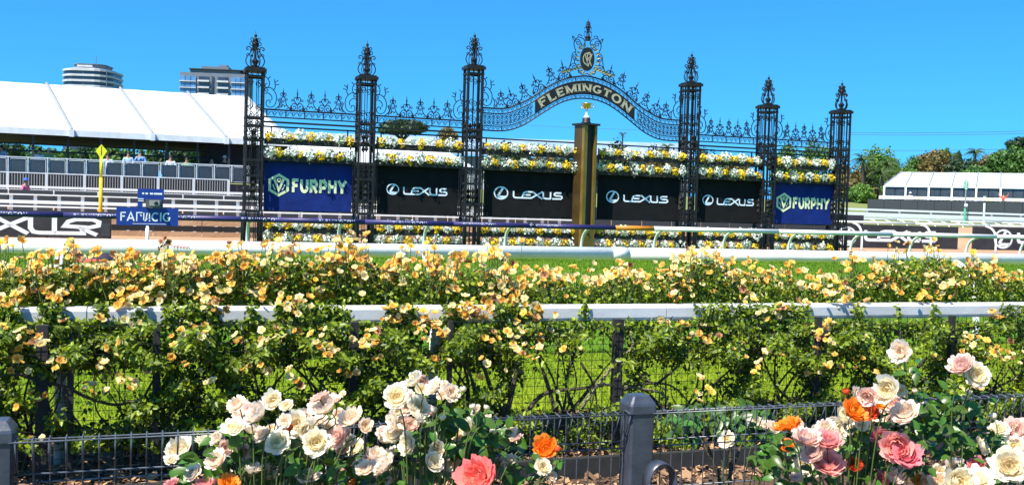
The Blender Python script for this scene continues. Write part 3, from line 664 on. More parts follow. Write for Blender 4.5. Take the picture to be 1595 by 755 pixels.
# ================================================================== black sponsor boards
def sponsor_board(label, v, x0, x1, ytop, ybot, xm, draw):
    ua = onv(x0, ytop, v)[0]; ub = onv(x1, ytop, v)[0]; z1 = onv(xm, ytop, v)[1]; z0 = max(.03, onv(xm, ybot, v)[1])
    t = track_thing('sponsor_board', label, 'board', ua, v); L = ub - ua
    MB().box((L / 2, 0, (z0 + z1) / 2), (L, .1, z1 - z0)).build('panel', 'board_black', t)
    n = int(L / 2.4) + 1
    for k in range(n + 1): MB().box((min(max(L * k / n, .06), L - .06), .1, (z1) / 2), (.07, .09, z1 - .02)).build('support', 'slat_dark', t)
    draw(t, L, z0, z1, ua); return t
def board_right(ex, lx, lx1):
    def d(t, L, z0, z1, ua):
        v = BV; h = (z1 - z0) * .46; zc = z0 + (z1 - z0) * .30
        e = onv(ex, 365, v)[0] - ua; w0 = onv(lx, 365, v)[0] - ua; w1 = onv(lx1, 365, v)[0] - ua; hh = (z1 - z0) * .86
        oval_emblem(MB(), lambda a, b: (e + (a - .62) * hh, -.054, z0 + .06 + b * hh)).build('emblem', 'sign_white', t)
        k = (w1 - w0) / 6.7; wordmark(MB(), lambda a, b: (w0 + a * k, -.054, zc + b * h), .29).build('lettering', 'sign_white', t)
    return d
BV = 47.5
sponsor_board('black board with white lettering behind rails right of the gates', BV, 1300, 1492, 351, 388, 1400, board_right(1318, 1346, 1458))
sponsor_board('black board with white emblem cut off at the right picture edge', BV, 1517, 1700, 353, 391, 1560, board_right(1562, 1584, 1696))
def board_left(t, L, z0, z1, ua):
    v = 42.8; fn0 = lambda px: onv(px, 345, v)[0] - ua
    xX, xE = fn0(-6), fn0(154); k = (xE - xX) / 4.35; h = (z1 - z0) * .62; zc = z0 + (z1 - z0) * .13
    st = [[(2.62 - 4, .98), (3.95 - 4 + 4 - 4, 0)]]
    st = [WORDMARK[3], WORDMARK[4], WORDMARK[5], WORDMARK[6][:], [(5.06, .07), (6.3, .07), (6.25, .3)], [(6.5, .42), (6.95, .55), (6.98, .78), (6.7, .92), (6.0, .92), (5.65, .78), (5.5, .5), (6.5, .44)], [(6.1, .44), (6.9, -.02)]]
    wordmark(MB(), lambda a, b: (xX + (a - 2.62) * k, -.054, zc + b * h), .22, strokes=st).build('lettering', 'sign_white', t)
    MB().box((L - .2, -.06, .35), (.3, .02, .5)).build('corner_patch', 'slat_dark', t)
sponsor_board('black board with huge white letters at the left picture edge', 42.8, -140, 174, 330, 371, 150, board_left)

# ================================================================== the iron gates
VG = 34.0
COLU = [3.43, 7.055, 10.79, 19.30, 22.69, 26.09]; COLH = [5.86, 5.86, 6.47, 6.47, 5.86, 5.86]
HW = .255                                            # half width of a column
MESH = {}
def shared(key, fn):
    if key not in MESH: MESH[key] = fn()
    return MESH[key]
def finial_parts():
    sp_ = MB().lathe([(.10, 0), (.13, .04), (.06, .1), (.10, .17), (.12, .22), (.05, .3), (.035, .34), (.035, .58), (.09, .62), (.05, .66), (.10, .74), (.12, .8), (.05, .86), (.09, .92), (.07, .96), (.025, 1.0), (.05, 1.04), (.045, 1.08), (.012, 1.12), (.004, 1.22)], n=8).mesh('spindle', 'iron', True)
    lyre = MB(); pl = smooth_pl([(.08, .02), (.22, .06), (.29, .2), (.26, .34), (.16, .48), (.12, .6), (.19, .68), (.27, .65), (.26, .58), (.21, .6)], 3)
    lyre.tube([(x, 0, z) for x, z in pl], .018, 5)
    lyre.tube([(x, 0, z) for x, z in spiral(.235, .40, .07, 1.1, 3.6, -1, 9)], .015, 4)
    lyre.tube([(x, 0, z) for x, z in smooth_pl([(.05, .72), (.15, .73), (.18, .8), (.13, .85), (.10, .81)], 3)], .016, 4)
    lyre.tube([(x, 0, z) for x, z in smooth_pl([(.04, .86), (.12, .88), (.15, .95), (.1, .98), (.08, .94)], 3)], .015, 4)
    return sp_, lyre.mesh('scroll', 'iron')
def column(i):
    H = COLH[i]; w = HW
    t = track_thing('iron_column', ('tall' if H > 6 else 'shorter') + ' black wrought iron column with scrolled finial, ' + ORD(i, 6), 'column', COLU[i], VG, 0, 'wrought iron columns of the gates')
    cb = shared(('corner', H), lambda: MB().box((0, 0, H / 2), (.062, .062, H)).mesh('corner_bar', 'iron'))
    leg = shared('leg', lambda: MB().lathe([(.07, 0), (.07, 1.15), (.08, 1.2), (.05, 1.32)], n=9).mesh('leg', 'iron_blue', True))
    ib = shared(('inner', H), lambda: MB().box((0, 0, H / 2), (.022, .022, H - .05)).mesh('inner_bar', 'iron'))
    for sx in (-1, 1):
        for sy in (-1, 1):
            link('corner_bar', cb, t, (sx * w, sy * w, 0)); link('leg', leg, t, (sx * (w + .0), sy * (w + .0), 0))
    for k in (-.36, .36):
        for sx, sy in ((k * w, -w), (k * w, w), (-w, k * w), (w, k * w)): link('inner_bar', ib, t, (sx, sy, 0))
    band = shared('band', lambda: (lambda m: [m.box((0, s * w, 0), (2 * w + .09, .05, .07)) and m.box((s * w, 0, .002), (.05, 2 * w - .06, .066)) for s in (-1, 1)] and m)(MB()).mesh('band', 'iron'))
    zs = [.16, 1.3, 1.75, 2.45, 2.95, 3.6, 4.05, 4.3, H - .25]
    for z in zs: link('band', band, t, (0, 0, z))
    def scroll_panel(h, rows):
        m = MB()
        for s in (-1, 1):
            for k in range(rows):
                z = -h / 2 + h * (k + .5) / rows; rr = min(w * .42, h / rows * .46)
                for q in (-1, 1):
                    m.tube([(x, s * (w + .01), zz) for x, zz in spiral(q * w * .48, z, rr, 1.3, math.pi / 2 * (1 if k % 2 else -1), q, 11)], .016, 4, cap=False)
                    m.tube([(s * (w + .01), x, zz) for x, zz in spiral(q * w * .48, z, rr, 1.3, math.pi / 2 * (1 if k % 2 else -1), q, 11)], .016, 4, cap=False)
        return m.mesh('scroll_panel', 'iron')
    for z0, z1, rows in ((1.32, 1.73, 2), (2.47, 2.93, 2), (3.62, 4.03, 2), (4.07, 4.28, 1), (H - 1.9, H - 1.08, 3), (H - .62, H - .28, 1), (.2, .6, 2)):
        h = round(z1 - z0, 3); link('scroll_panel', shared(('sp', h, rows), lambda: scroll_panel(h, rows)), t, (0, 0, (z0 + z1) / 2))
    # solid iron ornament at mid height
    orn = shared('ornament', lambda: (lambda m: [m.lathe([(.01, -.3), (.07, -.2), (.03, -.1), (.09, 0), (.03, .1), (.07, .2), (.01, .3)], (s * a, q * b, 0), 6) for s, a, q, b in ((1, 0, 1, w), (1, 0, -1, w), (1, w, 1, 0), (-1, w, 1, 0))] and m)(MB()).mesh('ornament', 'iron'))
    for z in (2.0, H - 2.2): link('ornament', orn, t, (0, 0, z))
    m = shared('cap', lambda: MB().box((0, 0, .05), (2 * w + .16, 2 * w + .16, .1)).box((0, 0, .122), (2 * w + .06, 2 * w + .06, .04)).mesh('cap', 'iron'))
    link('cap', m, t, (0, 0, H - .1))
    s_, l_ = shared('finial', finial_parts)
    f = link('finial', s_, t, (0, 0, H + .04), scl=(1, 1, .97))
    for k in range(4): link('scroll', l_, f, (0, 0, 0), (0, 0, k * math.pi / 2))
    for k in range(4): link('scroll', l_, f, (0, 0, 0), (0, 0, k * math.pi / 2 + math.pi / 4), (.7, .7, .93))
for i in range(6): column(i)

# crest motifs
def motif_a():
    m = MB(); r = .02
    m.lathe([(.005, .46), (.03, .5), (.045, .55), (.03, .62), (.012, .68), (.003, .76)], n=6)
    for s in (-1, 1):
        f = lambda pl: [(s * x, 0, z) for x, z in pl]
        m.tube(f(smooth_pl([(0, .48), (.06, .40), (.08, .3), (.13, .18), (.24, .06), (.30, .03)], 4)), r, 4)
        m.tube(f(smooth_pl([(0, .47), (.08, .48), (.11, .54), (.07, .59), (.045, .55)], 3)), r * .9, 4)
        m.tube(f(spiral(.12, .36, .06, 1.2, math.pi, -1, 9)), r * .8, 4)
        m.tube(f(smooth_pl([(.04, .1), (.1, .16), (.18, .12), (.17, .05), (.12, .06)], 3)), r * .8, 4)
    m.tube([(x, 0, z) for x, z in arc(0, .3, .035, .035, 0, 360, 10)], r * .9, 4, cap=False)
    m.tube([(x, 0, z) for x, z in arc(0, .1, .05, .08, 0, 180, 8)], r * .9, 4)
    return m.mesh('crest_scroll', 'iron_blue')
def motif_b():
    m = MB(); r = .02
    m.lathe([(.005, .42), (.028, .47), (.02, .54), (.035, .58), (.02, .63), (.003, .78)], n=6)
    m.tube([(0, 0, .0), (0, 0, .2)], r, 4)
    for s in (-1, 1):
        f = lambda pl: [(s * x, 0, z) for x, z in pl]
        m.tube(f(smooth_pl([(0, .18), (.05, .26), (.12, .34), (.12, .43), (.05, .46), (.02, .4), (.05, .36)], 4)), r, 4)
        m.tube(f(smooth_pl([(0, .18), (.07, .24), (.16, .24), (.22, .15), (.19, .06), (.1, .04), (.06, .11), (.11, .16), (.15, .12)], 4)), r, 4)
        m.tube(f(spiral(.19, .34, .055, 1.2, 3.4, -1, 9)), r * .8, 4)
        m.lathe([(.02, 0), (.05, .03), (.055, .08), (.02, .13), (.005, .17)], (s * .25, 0, 0), 6)
    return m.mesh('crest_scroll', 'iron_blue')
def corner_scroll():                                # beside a column, growing to +x
    m = MB(); r = .018
    for pl in (smooth_pl([(.0, 1.05), (.10, 1.0), (.17, .86), (.14, .72), (.05, .70), (.04, .8), (.1, .82)], 4),
               smooth_pl([(.02, .66), (.2, .7), (.36, .55), (.40, .34), (.34, .14), (.2, .07), (.08, .14), (.1, .28), (.2, .28), (.19, .2)], 4),
               smooth_pl([(.03, .5), (.14, .52), (.25, .42), (.25, .3)], 4), smooth_pl([(.30, .62), (.36, .74), (.34, .86), (.45, .95)], 3), smooth_pl([(.34, .84), (.33, .98)], 2), smooth_pl([(.36, .8), (.48, .82)], 2),
               spiral(.09, .62, .08, 1.2, 1.5, 1, 10), smooth_pl([(.0, 1.05), (.06, 1.15), (.05, 1.26)], 2), smooth_pl([(.12, .98), (.2, 1.06)], 2), smooth_pl([(.44, .36), (.5, .2), (.46, .06)], 3), smooth_pl([(.5, .3), (.58, .22), (.56, .1), (.5, .12)], 3)):
        m.tube(XZ(pl), r, 4)
    return m.mesh('corner_scroll', 'iron_blue')
MA, MBm, CS = motif_a(), motif_b(), corner_scroll()
def filigree(L, h, step=.2):
    m = MB(); n = max(2, int(L / step)); st = L / n
    for k in range(n):
        x = (k + .5) * st
        m.tube(XZ(smooth_pl([(x - st * .5, .0 + h * .1), (x - st * .2, h * .35), (x, 0), (x + st * .2, -h * .35), (x + st * .5, h * .1)], 2)), .012, 3)
        m.tube(XZ(arc(x + st * .25, h * .15, h * .2, h * .2, 0, 300, 6)), .011, 3)
        if k % 3 == 0: m.box((x, 0, 0), (.03, .02, h))
    return m
# side ironwork panels
SIDE = [(0, 1), (1, 2), (3, 4), (4, 5)]
ZB = [4.60, 4.36, 4.20]
pw = ['leftmost bay', 'second bay from left', 'fifth bay from left', 'rightmost bay']
for q, (i, j) in enumerate(SIDE):
    u0, u1 = COLU[i] + HW + .04, COLU[j] - HW - .04; L = u1 - u0
    t = track_thing('iron_scroll_panel', 'black iron scroll crest with spikes over the ' + pw[q], 'ironwork', u0, VG, 0, 'scroll crests between the iron columns')
    for z, th in ((ZB[0], .05), (ZB[1], .04), (ZB[2], .06)): MB().box((L / 2, 0, z), (L, .05, th)).build('bar', 'iron', t)
    filigree(L, .2).build('filigree_band', 'iron_blue', t, loc=(0, 0, (ZB[0] + ZB[1]) / 2))
    link('corner_scroll', CS, t, (.0, 0, ZB[0])); link('corner_scroll', CS, t, (L, 0, ZB[0]), None, (-1, 1, 1))
    nm = 5; s0, s1 = .62, L - .62
    for k in range(nm): link('crest_scroll', MA if k % 2 == 0 else MBm, t, (s0 + (s1 - s0) * k / (nm - 1), 0, ZB[0] + .01), None, ((s1 - s0) / 4 / .54, 1, .93))
# the central arch
AB = [(752, 203), (786, 203), (813, 195), (839, 179), (866, 163), (892, 154.6), (919, 154), (945, 162), (972, 181.6), (998, 203), (1019, 215), (1038, 219), (1062, 219.5)]
AT = [(752, 167), (786, 168), (807, 160), (831, 150), (858, 134), (884, 124.5), (905, 119.5), (921, 119.5), (948, 126.5), (972, 143), (998, 168), (1019, 182), (1038, 187), (1062, 188.5)]
ab = smooth_pl([onv(x, y, VG) for x, y in AB], 6); at_ = smooth_pl([onv(x, y, VG) for x, y in AT], 6)
abx, abz = [p[0] for p in ab], [p[1] for p in ab]; atx, atz = [p[0] for p in at_], [p[1] for p in at_]
UA0, UA1 = COLU[2] + HW + .04, COLU[3] - HW - .04; UC = (UA0 + UA1) / 2
def sym(X, Zv): 
    f = lambda u: float(np.interp(u, X, Zv)); return lambda u: .5 * (f(u) + f(2 * UC - u))
zbf, ztf = sym(abx, abz), sym(atx, atz)
def AM(u, f): return zbf(u) + f * (ztf(u) - zbf(u))
t = track_thing('iron_arch', 'black iron arch with gold word plate and crest joining the two tall columns', 'arch', UA0, VG)
NU = 72; US = [UA0 + (UA1 - UA0) * k / NU for k in range(NU + 1)]
for f, r in ((0, .026), (.2, .02), (.77, .024), (1.0, .03)):
    MB().tube([(u - UA0, 0, AM(u, f)) for u in US], r, 5).build('arch_bar', 'iron', t)
for f0, f1 in ((.02, .18), (.79, .98)):
    m = MB(); n = 46
    for k in range(n):
        u = UA0 + (UA1 - UA0) * (k + .5) / n; st = (UA1 - UA0) / n
        P = lambda du, ff: (u + du * st - UA0, 0, AM(u + du * st, f0 + (f1 - f0) * ff))
        m.tube([P(-.5, .5), P(-.25, .85), P(0, .5), P(.25, .15), P(.5, .5)], .012, 3)
        m.tube([P(.25 + .16 * math.cos(a), .5 + .3 * math.sin(a)) for a in [x * .9 for x in range(7)]], .011, 3)
        if k % 4 == 0: m.tube([P(0, 0), P(0, 1)], .014, 3)
    m.build('filigree_band', 'iron_blue', t)
PLA, PLB = onv(834, 160, VG)[0], onv(990, 174, VG)[0]; hwp = max(UC - PLA, PLB - UC) - .05; PLA, PLB = UC - hwp, UC + hwp
k = 0
for side in (-1, 1):
    n = 6
    for q in range(n):
        u = UC + side * (hwp + .12 + (UA1 - UC - hwp - .12) * (q + .5) / n)
        m = MB(); hh = ztf(u) - zbf(u)
        for s in (-1, 1):
            for sg in (-1, 1):
                c = .485 + s * .135
                m.tube([(x - UA0, 0, AM(u, .485) + (zz) + (AM(x, .485) - AM(u, .485))) for x, zz in spiral(u + sg * .085, s * .105, .098, 1.5, -s * math.pi / 2, s * sg, 14)], .016, 4, cap=False)
        m.tube([(u - UA0, 0, AM(u, .2)), (u - UA0, 0, AM(u, .77))], .014, 4)
        m.tube([(x - UA0, 0, AM(u, .485) + zz) for x, zz in arc(u, 0, .05, .05, 0, 360, 8)], .012, 3, cap=False)
        m.build('band_scroll', 'iron_blue', t)
pl = MB(); n = 40; vs = []
for y in (-.03, .03):
    for kk in range(n + 1):
        u = PLA + (PLB - PLA) * kk / n
        for f in (.215, .755): vs.append((u - UA0 + (f - .5) * .0, y, AM(u, f)))
N = 2 * (n + 1); fs = []
for kk in range(n):
    a = 2 * kk; fs += [(a, a + 2, a + 3, a + 1), (N + a, N + a + 1, N + a + 3, N + a + 2), (a + 1, a + 3, N + a + 3, N + a + 1), (a, N + a, N + a + 2, a + 2)]
fs += [(0, 1, N + 1, N), (2 * n, N + 2 * n, N + 2 * n + 1, 2 * n + 1)]
plate = pl.add(vs, fs).build('word_plate', 'plate_black', t)
word = 'FLEMINGTON'; tw = text_width(word, .12); span = 2 * hwp - .3
def wf(a, b):
    u = UC - span / 2 + span * a / tw; du = .05; sl_ = (AM(u + du, .5) - AM(u - du, .5)) / (2 * du)
    hgt = .62 * (AM(u, .755) - AM(u, .215)); nrm = Vector((-sl_, 1)).normalized(); o = (b - .5) * hgt * (1.0 + .15 * abs(sl_))
    return (u + nrm.x * o - UA0, -.036, AM(u, .485) + nrm.y * o)
for idx, ch in enumerate(word):
    off = sum(GL[c][0] + .12 for c in word[:idx]); text_mb(MB(), ch, lambda a, b, off=off: wf(a + off, b), .2, .12, True).build('letter', 'gold_letter', plate)
# crest on the arch
link('corner_scroll', CS, t, (0, 0, ztf(UA0))); link('corner_scroll', CS, t, (UA1 - UA0, 0, ztf(UA1)), None, (-1, 1, 1))
xs = [.75, 1.2, 1.68, 2.18, 2.68, 3.12]
for kk, x in enumerate(xs):
    for s in (0, 1):
        u = UA0 + x if s == 0 else UA1 - x; sl_ = (ztf(u + .06) - ztf(u - .06)) / .12
        link('crest_scroll', (MA, MBm)[kk % 2], t, (u - UA0, 0, ztf(u) + .01), (0, -math.atan(sl_) * .75, 0), (.95, 1, .9))
zc = ztf(UC)
cr = MB(); xo = UC - UA0
for s in (-1, 1):
    f = lambda pl_: [(xo + s * x, 0, zc + z) for x, z in pl_]
    for pl_ in (smooth_pl([(.95, .0), (.8, .1), (.68, .28), (.62, .5), (.58, .75), (.46, .86), (.52, 1.02), (.52, 1.22), (.36, 1.36), (.16, 1.3), (.1, 1.16), (.2, 1.08), (.26, 1.16)], 4),
                spiral(.38, 1.17, .13, 1.5, 0, 1, 14), spiral(.46, .62, .12, 1.4, 1.6, -1, 14), spiral(.5, .3, .14, 1.5, 0, 1, 14), spiral(.72, .14, .11, 1.4, 2, 1, 12), spiral(.13, .97, .08, 1.3, 2, -1, 10), spiral(.3, .98, .08, 1.3, 1, 1, 10),
                smooth_pl([(.36, .3), (.5, .46), (.42, .7), (.5, .84)], 4), smooth_pl([(.2, .1), (.35, .2), (.3, .08)], 3), smooth_pl([(.5, 1.3), (.6, 1.38), (.56, 1.24)], 3), smooth_pl([(.0, .1), (.16, .04), (.3, .12)], 3), smooth_pl([(.4, 1.38), (.34, 1.46), (.22, 1.4)], 3), smooth_pl([(.05, 1.25), (.1, 1.36), (.02, 1.4)], 3)):
        cr.tube(f(pl_), .018, 4)
cr.build('crown_scrolls', 'iron_blue', t)
lm = MB().add([(0, 0, 0), (-.045, -.02, .08), (0, .0, .08), (.045, -.02, .08), (0, -.03, .2)], [(0, 2, 1), (0, 3, 2), (2, 4, 1), (2, 3, 4)]).mesh('laurel_leaf', 'laurel')
for s in (-1, 1):
    for kk in range(10):
        a = R(-80 + kk * 17); link('laurel_leaf', lm, t, (xo + s * .31 * math.cos(a), -.04, zc + .6 + .45 * math.sin(a)), (random.uniform(-.4, .4), s * (R(90) - a) * .6 + s * .5, 0))
    for kk in range(7): link('laurel_leaf', lm, t, (xo + s * (.2 + kk * .11), -.05, zc + .06 + .16 * (1 - kk / 7)), (random.uniform(-.3, .3), s * (1.0 + .1 * kk), 0), (1.1, 1, 1.1))
ov = MB(); ov.prism([(xo + x, zc + .6 + z) for x, z in arc(0, 0, .265, .42, 0, 360, 28)[:-1]], -.05, .05); ov = ov.build('oval_plate', 'plate_black', t)
mg = MB(); fo = lambda a, b: (xo + a, -.056, zc + .6 + b)
for pl_ in (arc(-.03, .0, .15, .2, 50, 310, 14), [(-.12, .2), (.02, -.26), (.16, .2)], [(-.02, -.24), (-.02, .22), (.06, .24), (.12, .16), (.06, .04), (-.02, .02)], [(.03, .02), (.15, -.24)]): mg.ribbon(pl_, .035, fo)
mg.build('monogram', 'gold_letter', ov)
s_, l_ = MESH['finial']; f = link('finial', s_, t, (xo, 0, zc + 1.26), scl=(.85, .85, .64))
for kk in range(4): link('scroll', l_, f, (0, 0, .1), (0, 0, kk * math.pi / 2), (.6, .6, .95))
# thin cross bars below the panels
for i in range(5):
    u0, u1 = COLU[i] + HW + .06, COLU[i + 1] - HW - .06
    tb = track_thing('iron_tie_bar', 'thin black tie bar above the flower troughs, ' + ORD(i, 5), 'bar', u0, VG + .12, 0, 'tie bars between the iron columns')
    MB().box(((u1 - u0) / 2, 0, 4.06), (u1 - u0, .04, .05)).build('bar', 'iron', tb)
    for x in (.25, u1 - u0 - .25): MB().box((x, 0, 3.9), (.04, .04, .28)).build('hanger', 'iron', tb)

# ------------------------------------------------------------------ flower troughs and banners
def clump(seed, mats, n, rx, ry, rz, s, leaf_n):
    rg = np.random.default_rng(seed); Vs = []; mi = []
    for kind, cnt in ((0, n), (1, leaf_n)):
        d = rg.normal(size=(cnt, 3)); d /= np.linalg.norm(d, axis=1)[:, None]
        P = d * np.array([rx, ry, rz]) * rg.uniform(.7, 1.1, (cnt, 1)); P[:, 2] -= np.where(rg.random(cnt) < .1, rg.uniform(0, .12, cnt), 0)
        nn = d + rg.normal(0, .45, (cnt, 3)); nn /= np.linalg.norm(nn, axis=1)[:, None]
        a = np.cross(nn, rg.normal(size=(cnt, 3))); a /= np.linalg.norm(a, axis=1)[:, None]; b = np.cross(nn, a); k = s * rg.uniform(.6, 1.25, (cnt, 1))
        Vs.append(np.stack([P - a * k, P - b * k * .8 + nn * k * .3, P + a * k, P + b * k * .8 + nn * k * .3], 1).reshape(-1, 3)); mi += [kind] * cnt
    V = np.concatenate(Vs); return np_mesh('flower_clump', V, np.arange(len(V)).reshape(-1, 4), mats, np.array(mi))
WC = [clump(i, ['petal_white', 'posy_leaf'], 170, .27, .19, .175, .04, 34) for i in range(4)]
YC = [clump(20 + i, ['petal_yellow', 'posy_leaf'], 95, .15, .18, .15, .045, 5) for i in range(3)]
GP = onv(913, 300, VG)[0]
BAYS = [(COLU[0] + .34, COLU[1] - .36), (COLU[1] + .34, COLU[2] - .36), (COLU[2] + .34, GP - .36), (GP + .38, COLU[3] - .2), (COLU[3] + .34, COLU[4] - .3), (COLU[4] + .3, COLU[5] - .3)]
BN = ['leftmost bay', 'second bay', 'left of golden post', 'right of golden post', 'fifth bay', 'rightmost bay']
ROWS = [(3.74, 'top flower row'), (3.20, 'flower row just above the banner'), (.90, 'flower row just below the banner'), (.45, 'bottom flower row')]
for bi, (u0, u1) in enumerate(BAYS):
    L = u1 - u0
    for ri, (z, rn) in enumerate(ROWS):
        t = track_thing('flower_trough', f'{rn} of white and yellow, {BN[bi]}', 'flower trough', u0, VG - .12, 0, 'flower troughs on the gates')
        MB().box((L / 2, .06, z - .17), (L, .26, .16)).build('trough', 'trough', t)
        MB().box((L / 2, .02, z - .075), (L - .04, .2, .03)).build('soil', 'trough', t)
        n = int(round(L / .33)); yfirst = (ri % 2 == 0)
        for k in range(n):
            x = L * (k + .5) / n; yel = (k % 2 == 0) == yfirst
            o = link('flower_clump', random.choice(YC if yel else WC), t, (x + random.uniform(-.03, .03), -.02 + random.uniform(-.03, .03), z + (.0 if yel else .03) + random.uniform(-.03, .03)), (random.uniform(-.3, .3), random.uniform(-.3, .3), random.uniform(0, 6.28)), (random.uniform(.78, 1.2), random.uniform(.85, 1.1), random.uniform(.75, 1.25))); o['kind'] = 'stuff'
        if ri > 1:
            for x in (L * .25, L * .75): MB().box((x, .1, (z - .22) / 2 + .01), (.05, .05, max(.05, z - .26))).build('leg', 'trough', t)
        else:
            for x in (.1, L - .1): MB().box((x, .2, z - .1), (.04, .04, .55)).build('bracket', 'iron', t)
BT, BBm = 3.03, 1.36
BX = [(411, 548), (588, 714), (754, 896), (931, 1059), (1084, 1190), (1207, 1299)]
blab = ['blue banner with cream hexagon emblem and lettering, leftmost of the banners', 'black banner with silver emblem and lettering, next to the left blue banner', 'black banner with silver lettering just left of the golden post', 'black banner with silver lettering just right of the golden post', 'narrow black banner with silver lettering left of the right blue banner', 'blue banner with cream hexagon emblem and lettering, rightmost of the banners']
for bi, (xa, xb) in enumerate(BX):
    u0, u1 = onv(xa, 300, VG)[0], onv(xb, 305, VG)[0]; L = u1 - u0; blue = bi in (0, 5); Hb = BT - BBm
    t = track_thing('banner', blab[bi], 'banner', u0, VG + .05, 0, 'banners on the gates')
    nx, nz = 26, 14; vs = []
    amp = .034 if blue else .013
    def wav(s, q): return amp * (math.sin(9 * s + 5 * q + bi) * .6 + math.sin(17 * s - 9 * q) * .4 * q) + (.008 * math.sin(30 * s) * q * q)
    for j in range(nz + 1):
        for i in range(nx + 1): vs.append((L * i / nx, wav(i / nx, j / nz), BBm + Hb * j / nz))
    m = MB(); m.add(vs, [(j * (nx + 1) + i, j * (nx + 1) + i + 1, (j + 1) * (nx + 1) + i + 1, (j + 1) * (nx + 1) + i) for j in range(nz) for i in range(nx)])
    cl = m.build('cloth', 'banner_blue' if blue else 'banner_black', t, True)
    B = lambda x, z: (x, wav(min(max(x / L, 0), 1), min(max((z - BBm) / Hb, 0), 1)) - .012, z)
    if blue:
        m = MB(); cx, cz, rr = L * .165, BBm + Hb * .49, Hb * .225
        hexp = [(cx + rr * math.cos(R(90 + 60 * k)), cz + rr * math.sin(R(90 + 60 * k))) for k in range(6)]
        m.ribbon([(cx + (x - cx) * .88, cz + (z - cz) * .88) for x, z in hexp], rr * .22, B, True)
        B2 = lambda x, z: (B(x, z)[0], B(x, z)[1] - .004, z)
        m.ribbon([(cx - rr * .38, cz + rr * .5), (cx, cz - rr * .46), (cx + rr * .38, cz + rr * .5)], rr * .22, B2)
        for s in (-1, 1): m.ribbon([(cx + s * rr * .5, cz + rr * .05), (cx + s * rr * .42, cz - rr * .22), (cx + s * rr * .28, cz - rr * .42)], rr * .09, B)
        m.ribbon(arc(cx, cz + rr * .42, rr * .14, rr * .14, 0, 330, 8), rr * .1, B2)
        m.build('emblem', 'logo_cream', cl)
        h = Hb * .255; wdt = text_width('FURPHY', .1); x0 = L * .315; k_ = (L * .935 - x0) / wdt
        text_mb(MB(), 'FURPHY', lambda a, b: B(x0 + a * k_, BBm + Hb * .36 + b * h), .25, .1).build('lettering', 'logo_cream', cl)
    else:
        h = Hb * .24; x0, x1 = L * .105, L * .265; he = (x1 - x0) / 1.24 * 1.06
        oval_emblem(MB(), lambda a, b: B(x0 + a * (x1 - x0) / 1.24, BBm + Hb * .485 + (b - .5) * he)).build('emblem', 'logo_white', cl)
        x2, x3 = L * .315, L * .86; k_ = (x3 - x2) / 6.7; h2 = Hb * .155
        wordmark(MB(), lambda a, b: B(x2 + a * k_, BBm + Hb * .385 + b * h2), .21).build('lettering', 'logo_white', cl)
    for z in (BT + .02, BBm - .02): MB().box((L / 2, .03, z), (L + .1, .04, .04)).build('batten', 'iron', t)
    for x in (-.05, L + .05): MB().box((x, .03, (BT + BBm) / 2), (.04, .035, Hb + .02)).build('side_batten', 'iron', t)

# ------------------------------------------------------------------ golden winning post and cup
gt = onv(913, 196, VG - .35); PH = gt[1]
t = thing('winning_post', 'square golden winning post with dark recess before the gates', 'post', T(gt[0], VG - .35), PHI + R(14))
w = .29
for sx, ww in ((-w + .075, .15), (w - .05, .10)): MB().box((sx, -w + .07, PH / 2 + .5), (ww, .14, PH - 1.0)).build('front_strip', 'gold', t)
MB().box((0, -w + .075, .5), (2 * w, .15, .998)).build('lower_panel', 'gold', t)
MB().box((0, .075, PH / 2), (2 * w, 2 * w - .15, PH)).build('body', 'gold_brown', t)
MB().box((.025, -w + .145, PH / 2 + .5), (2 * w - .25, .05, PH - 1.01)).build('recess', 'gold_dark', t)
MB().lathe([(.045, 0), (.045, .02)], n=12).build('bolt_hole', 'gold_dark', t, loc=(.02, -w - .002, .8), rot=(R(90), 0, 0))
MB().box((0, 0, PH + .035), (2 * w + .14, 2 * w + .14, .07)).build('cap', 'gold_dark', t)
t = thing('trophy_cup', 'gold three handled cup on a round black plinth topping the golden post', 'trophy', T(gt[0], VG - .35, PH + .07), PHI)
MB().lathe([(.17, 0), (.17, .06), (.14, .07), (.14, .2), (.1, .21)], n=16).build('plinth', 'plate_black', t, True)
MB().lathe([(.12, 0), (.1, .03), (.05, .1), (.025, .18), (.022, .26), (.04, .29), (.022, .31)], n=14).build('stem', 'sign_white', t, True, loc=(0, 0, .21))
MB().lathe([(.02, .0), (.09, .02), (.145, .09), (.16, .2), (.165, .22), (.15, .22), (.13, .1), (.05, .04)], n=18).build('bowl', 'cup_gold', t, True, loc=(0, 0, .51))
for a in (0, 120, 240):
    MB().tube([(x, 0, z) for x, z in smooth_pl([(.13, .62 - .51 + .45), (.22, .60), (.25, .68), (.2, .73), (.155, .70)], 3)], .012, 6).build('handle', 'cup_gold', t, True, rot=(0, 0, R(a)))

# ================================================================== inner running rail with sleeve, blue sign
VP = 30.2
zp = onv(800, 351, VP)[1]; ua = onv(-80, 340, VP)[0]; ub = onv(1700, 365, VP)[0]
t = track_thing('running_rail', 'inner running rail, purple sleeve turning orange then white, before the gates', 'rail', ua, VP)
xo_, xw_ = onv(958, 353, VP)[0] - ua, onv(1018, 354, VP)[0] - ua
def secs(a, b, m, L):
    n = max(1, round((b - a) / L))
    for k in range(n): MB().tube([(a + (b - a) * k / n + .004, 0, zp), (a + (b - a) * (k + 1) / n - .004, 0, zp)], .078, 14).build('rail_section', m, t, True)
secs(0, xo_, 'rail_purple', 2.66); secs(xo_, xw_, 'rail_orange', 2); secs(xw_, ub - ua, 'white_rail', 5)
pm = goose(zp - .05, .62, 1, .05).mesh('post', 'white_rail', True)
for k in range(-3, 16):
    px_u = onv(797, 352, VP)[0] + k * 2.66
    if ua + .2 < px_u < ub: link('post', pm, t, (px_u - ua, 0, 0))
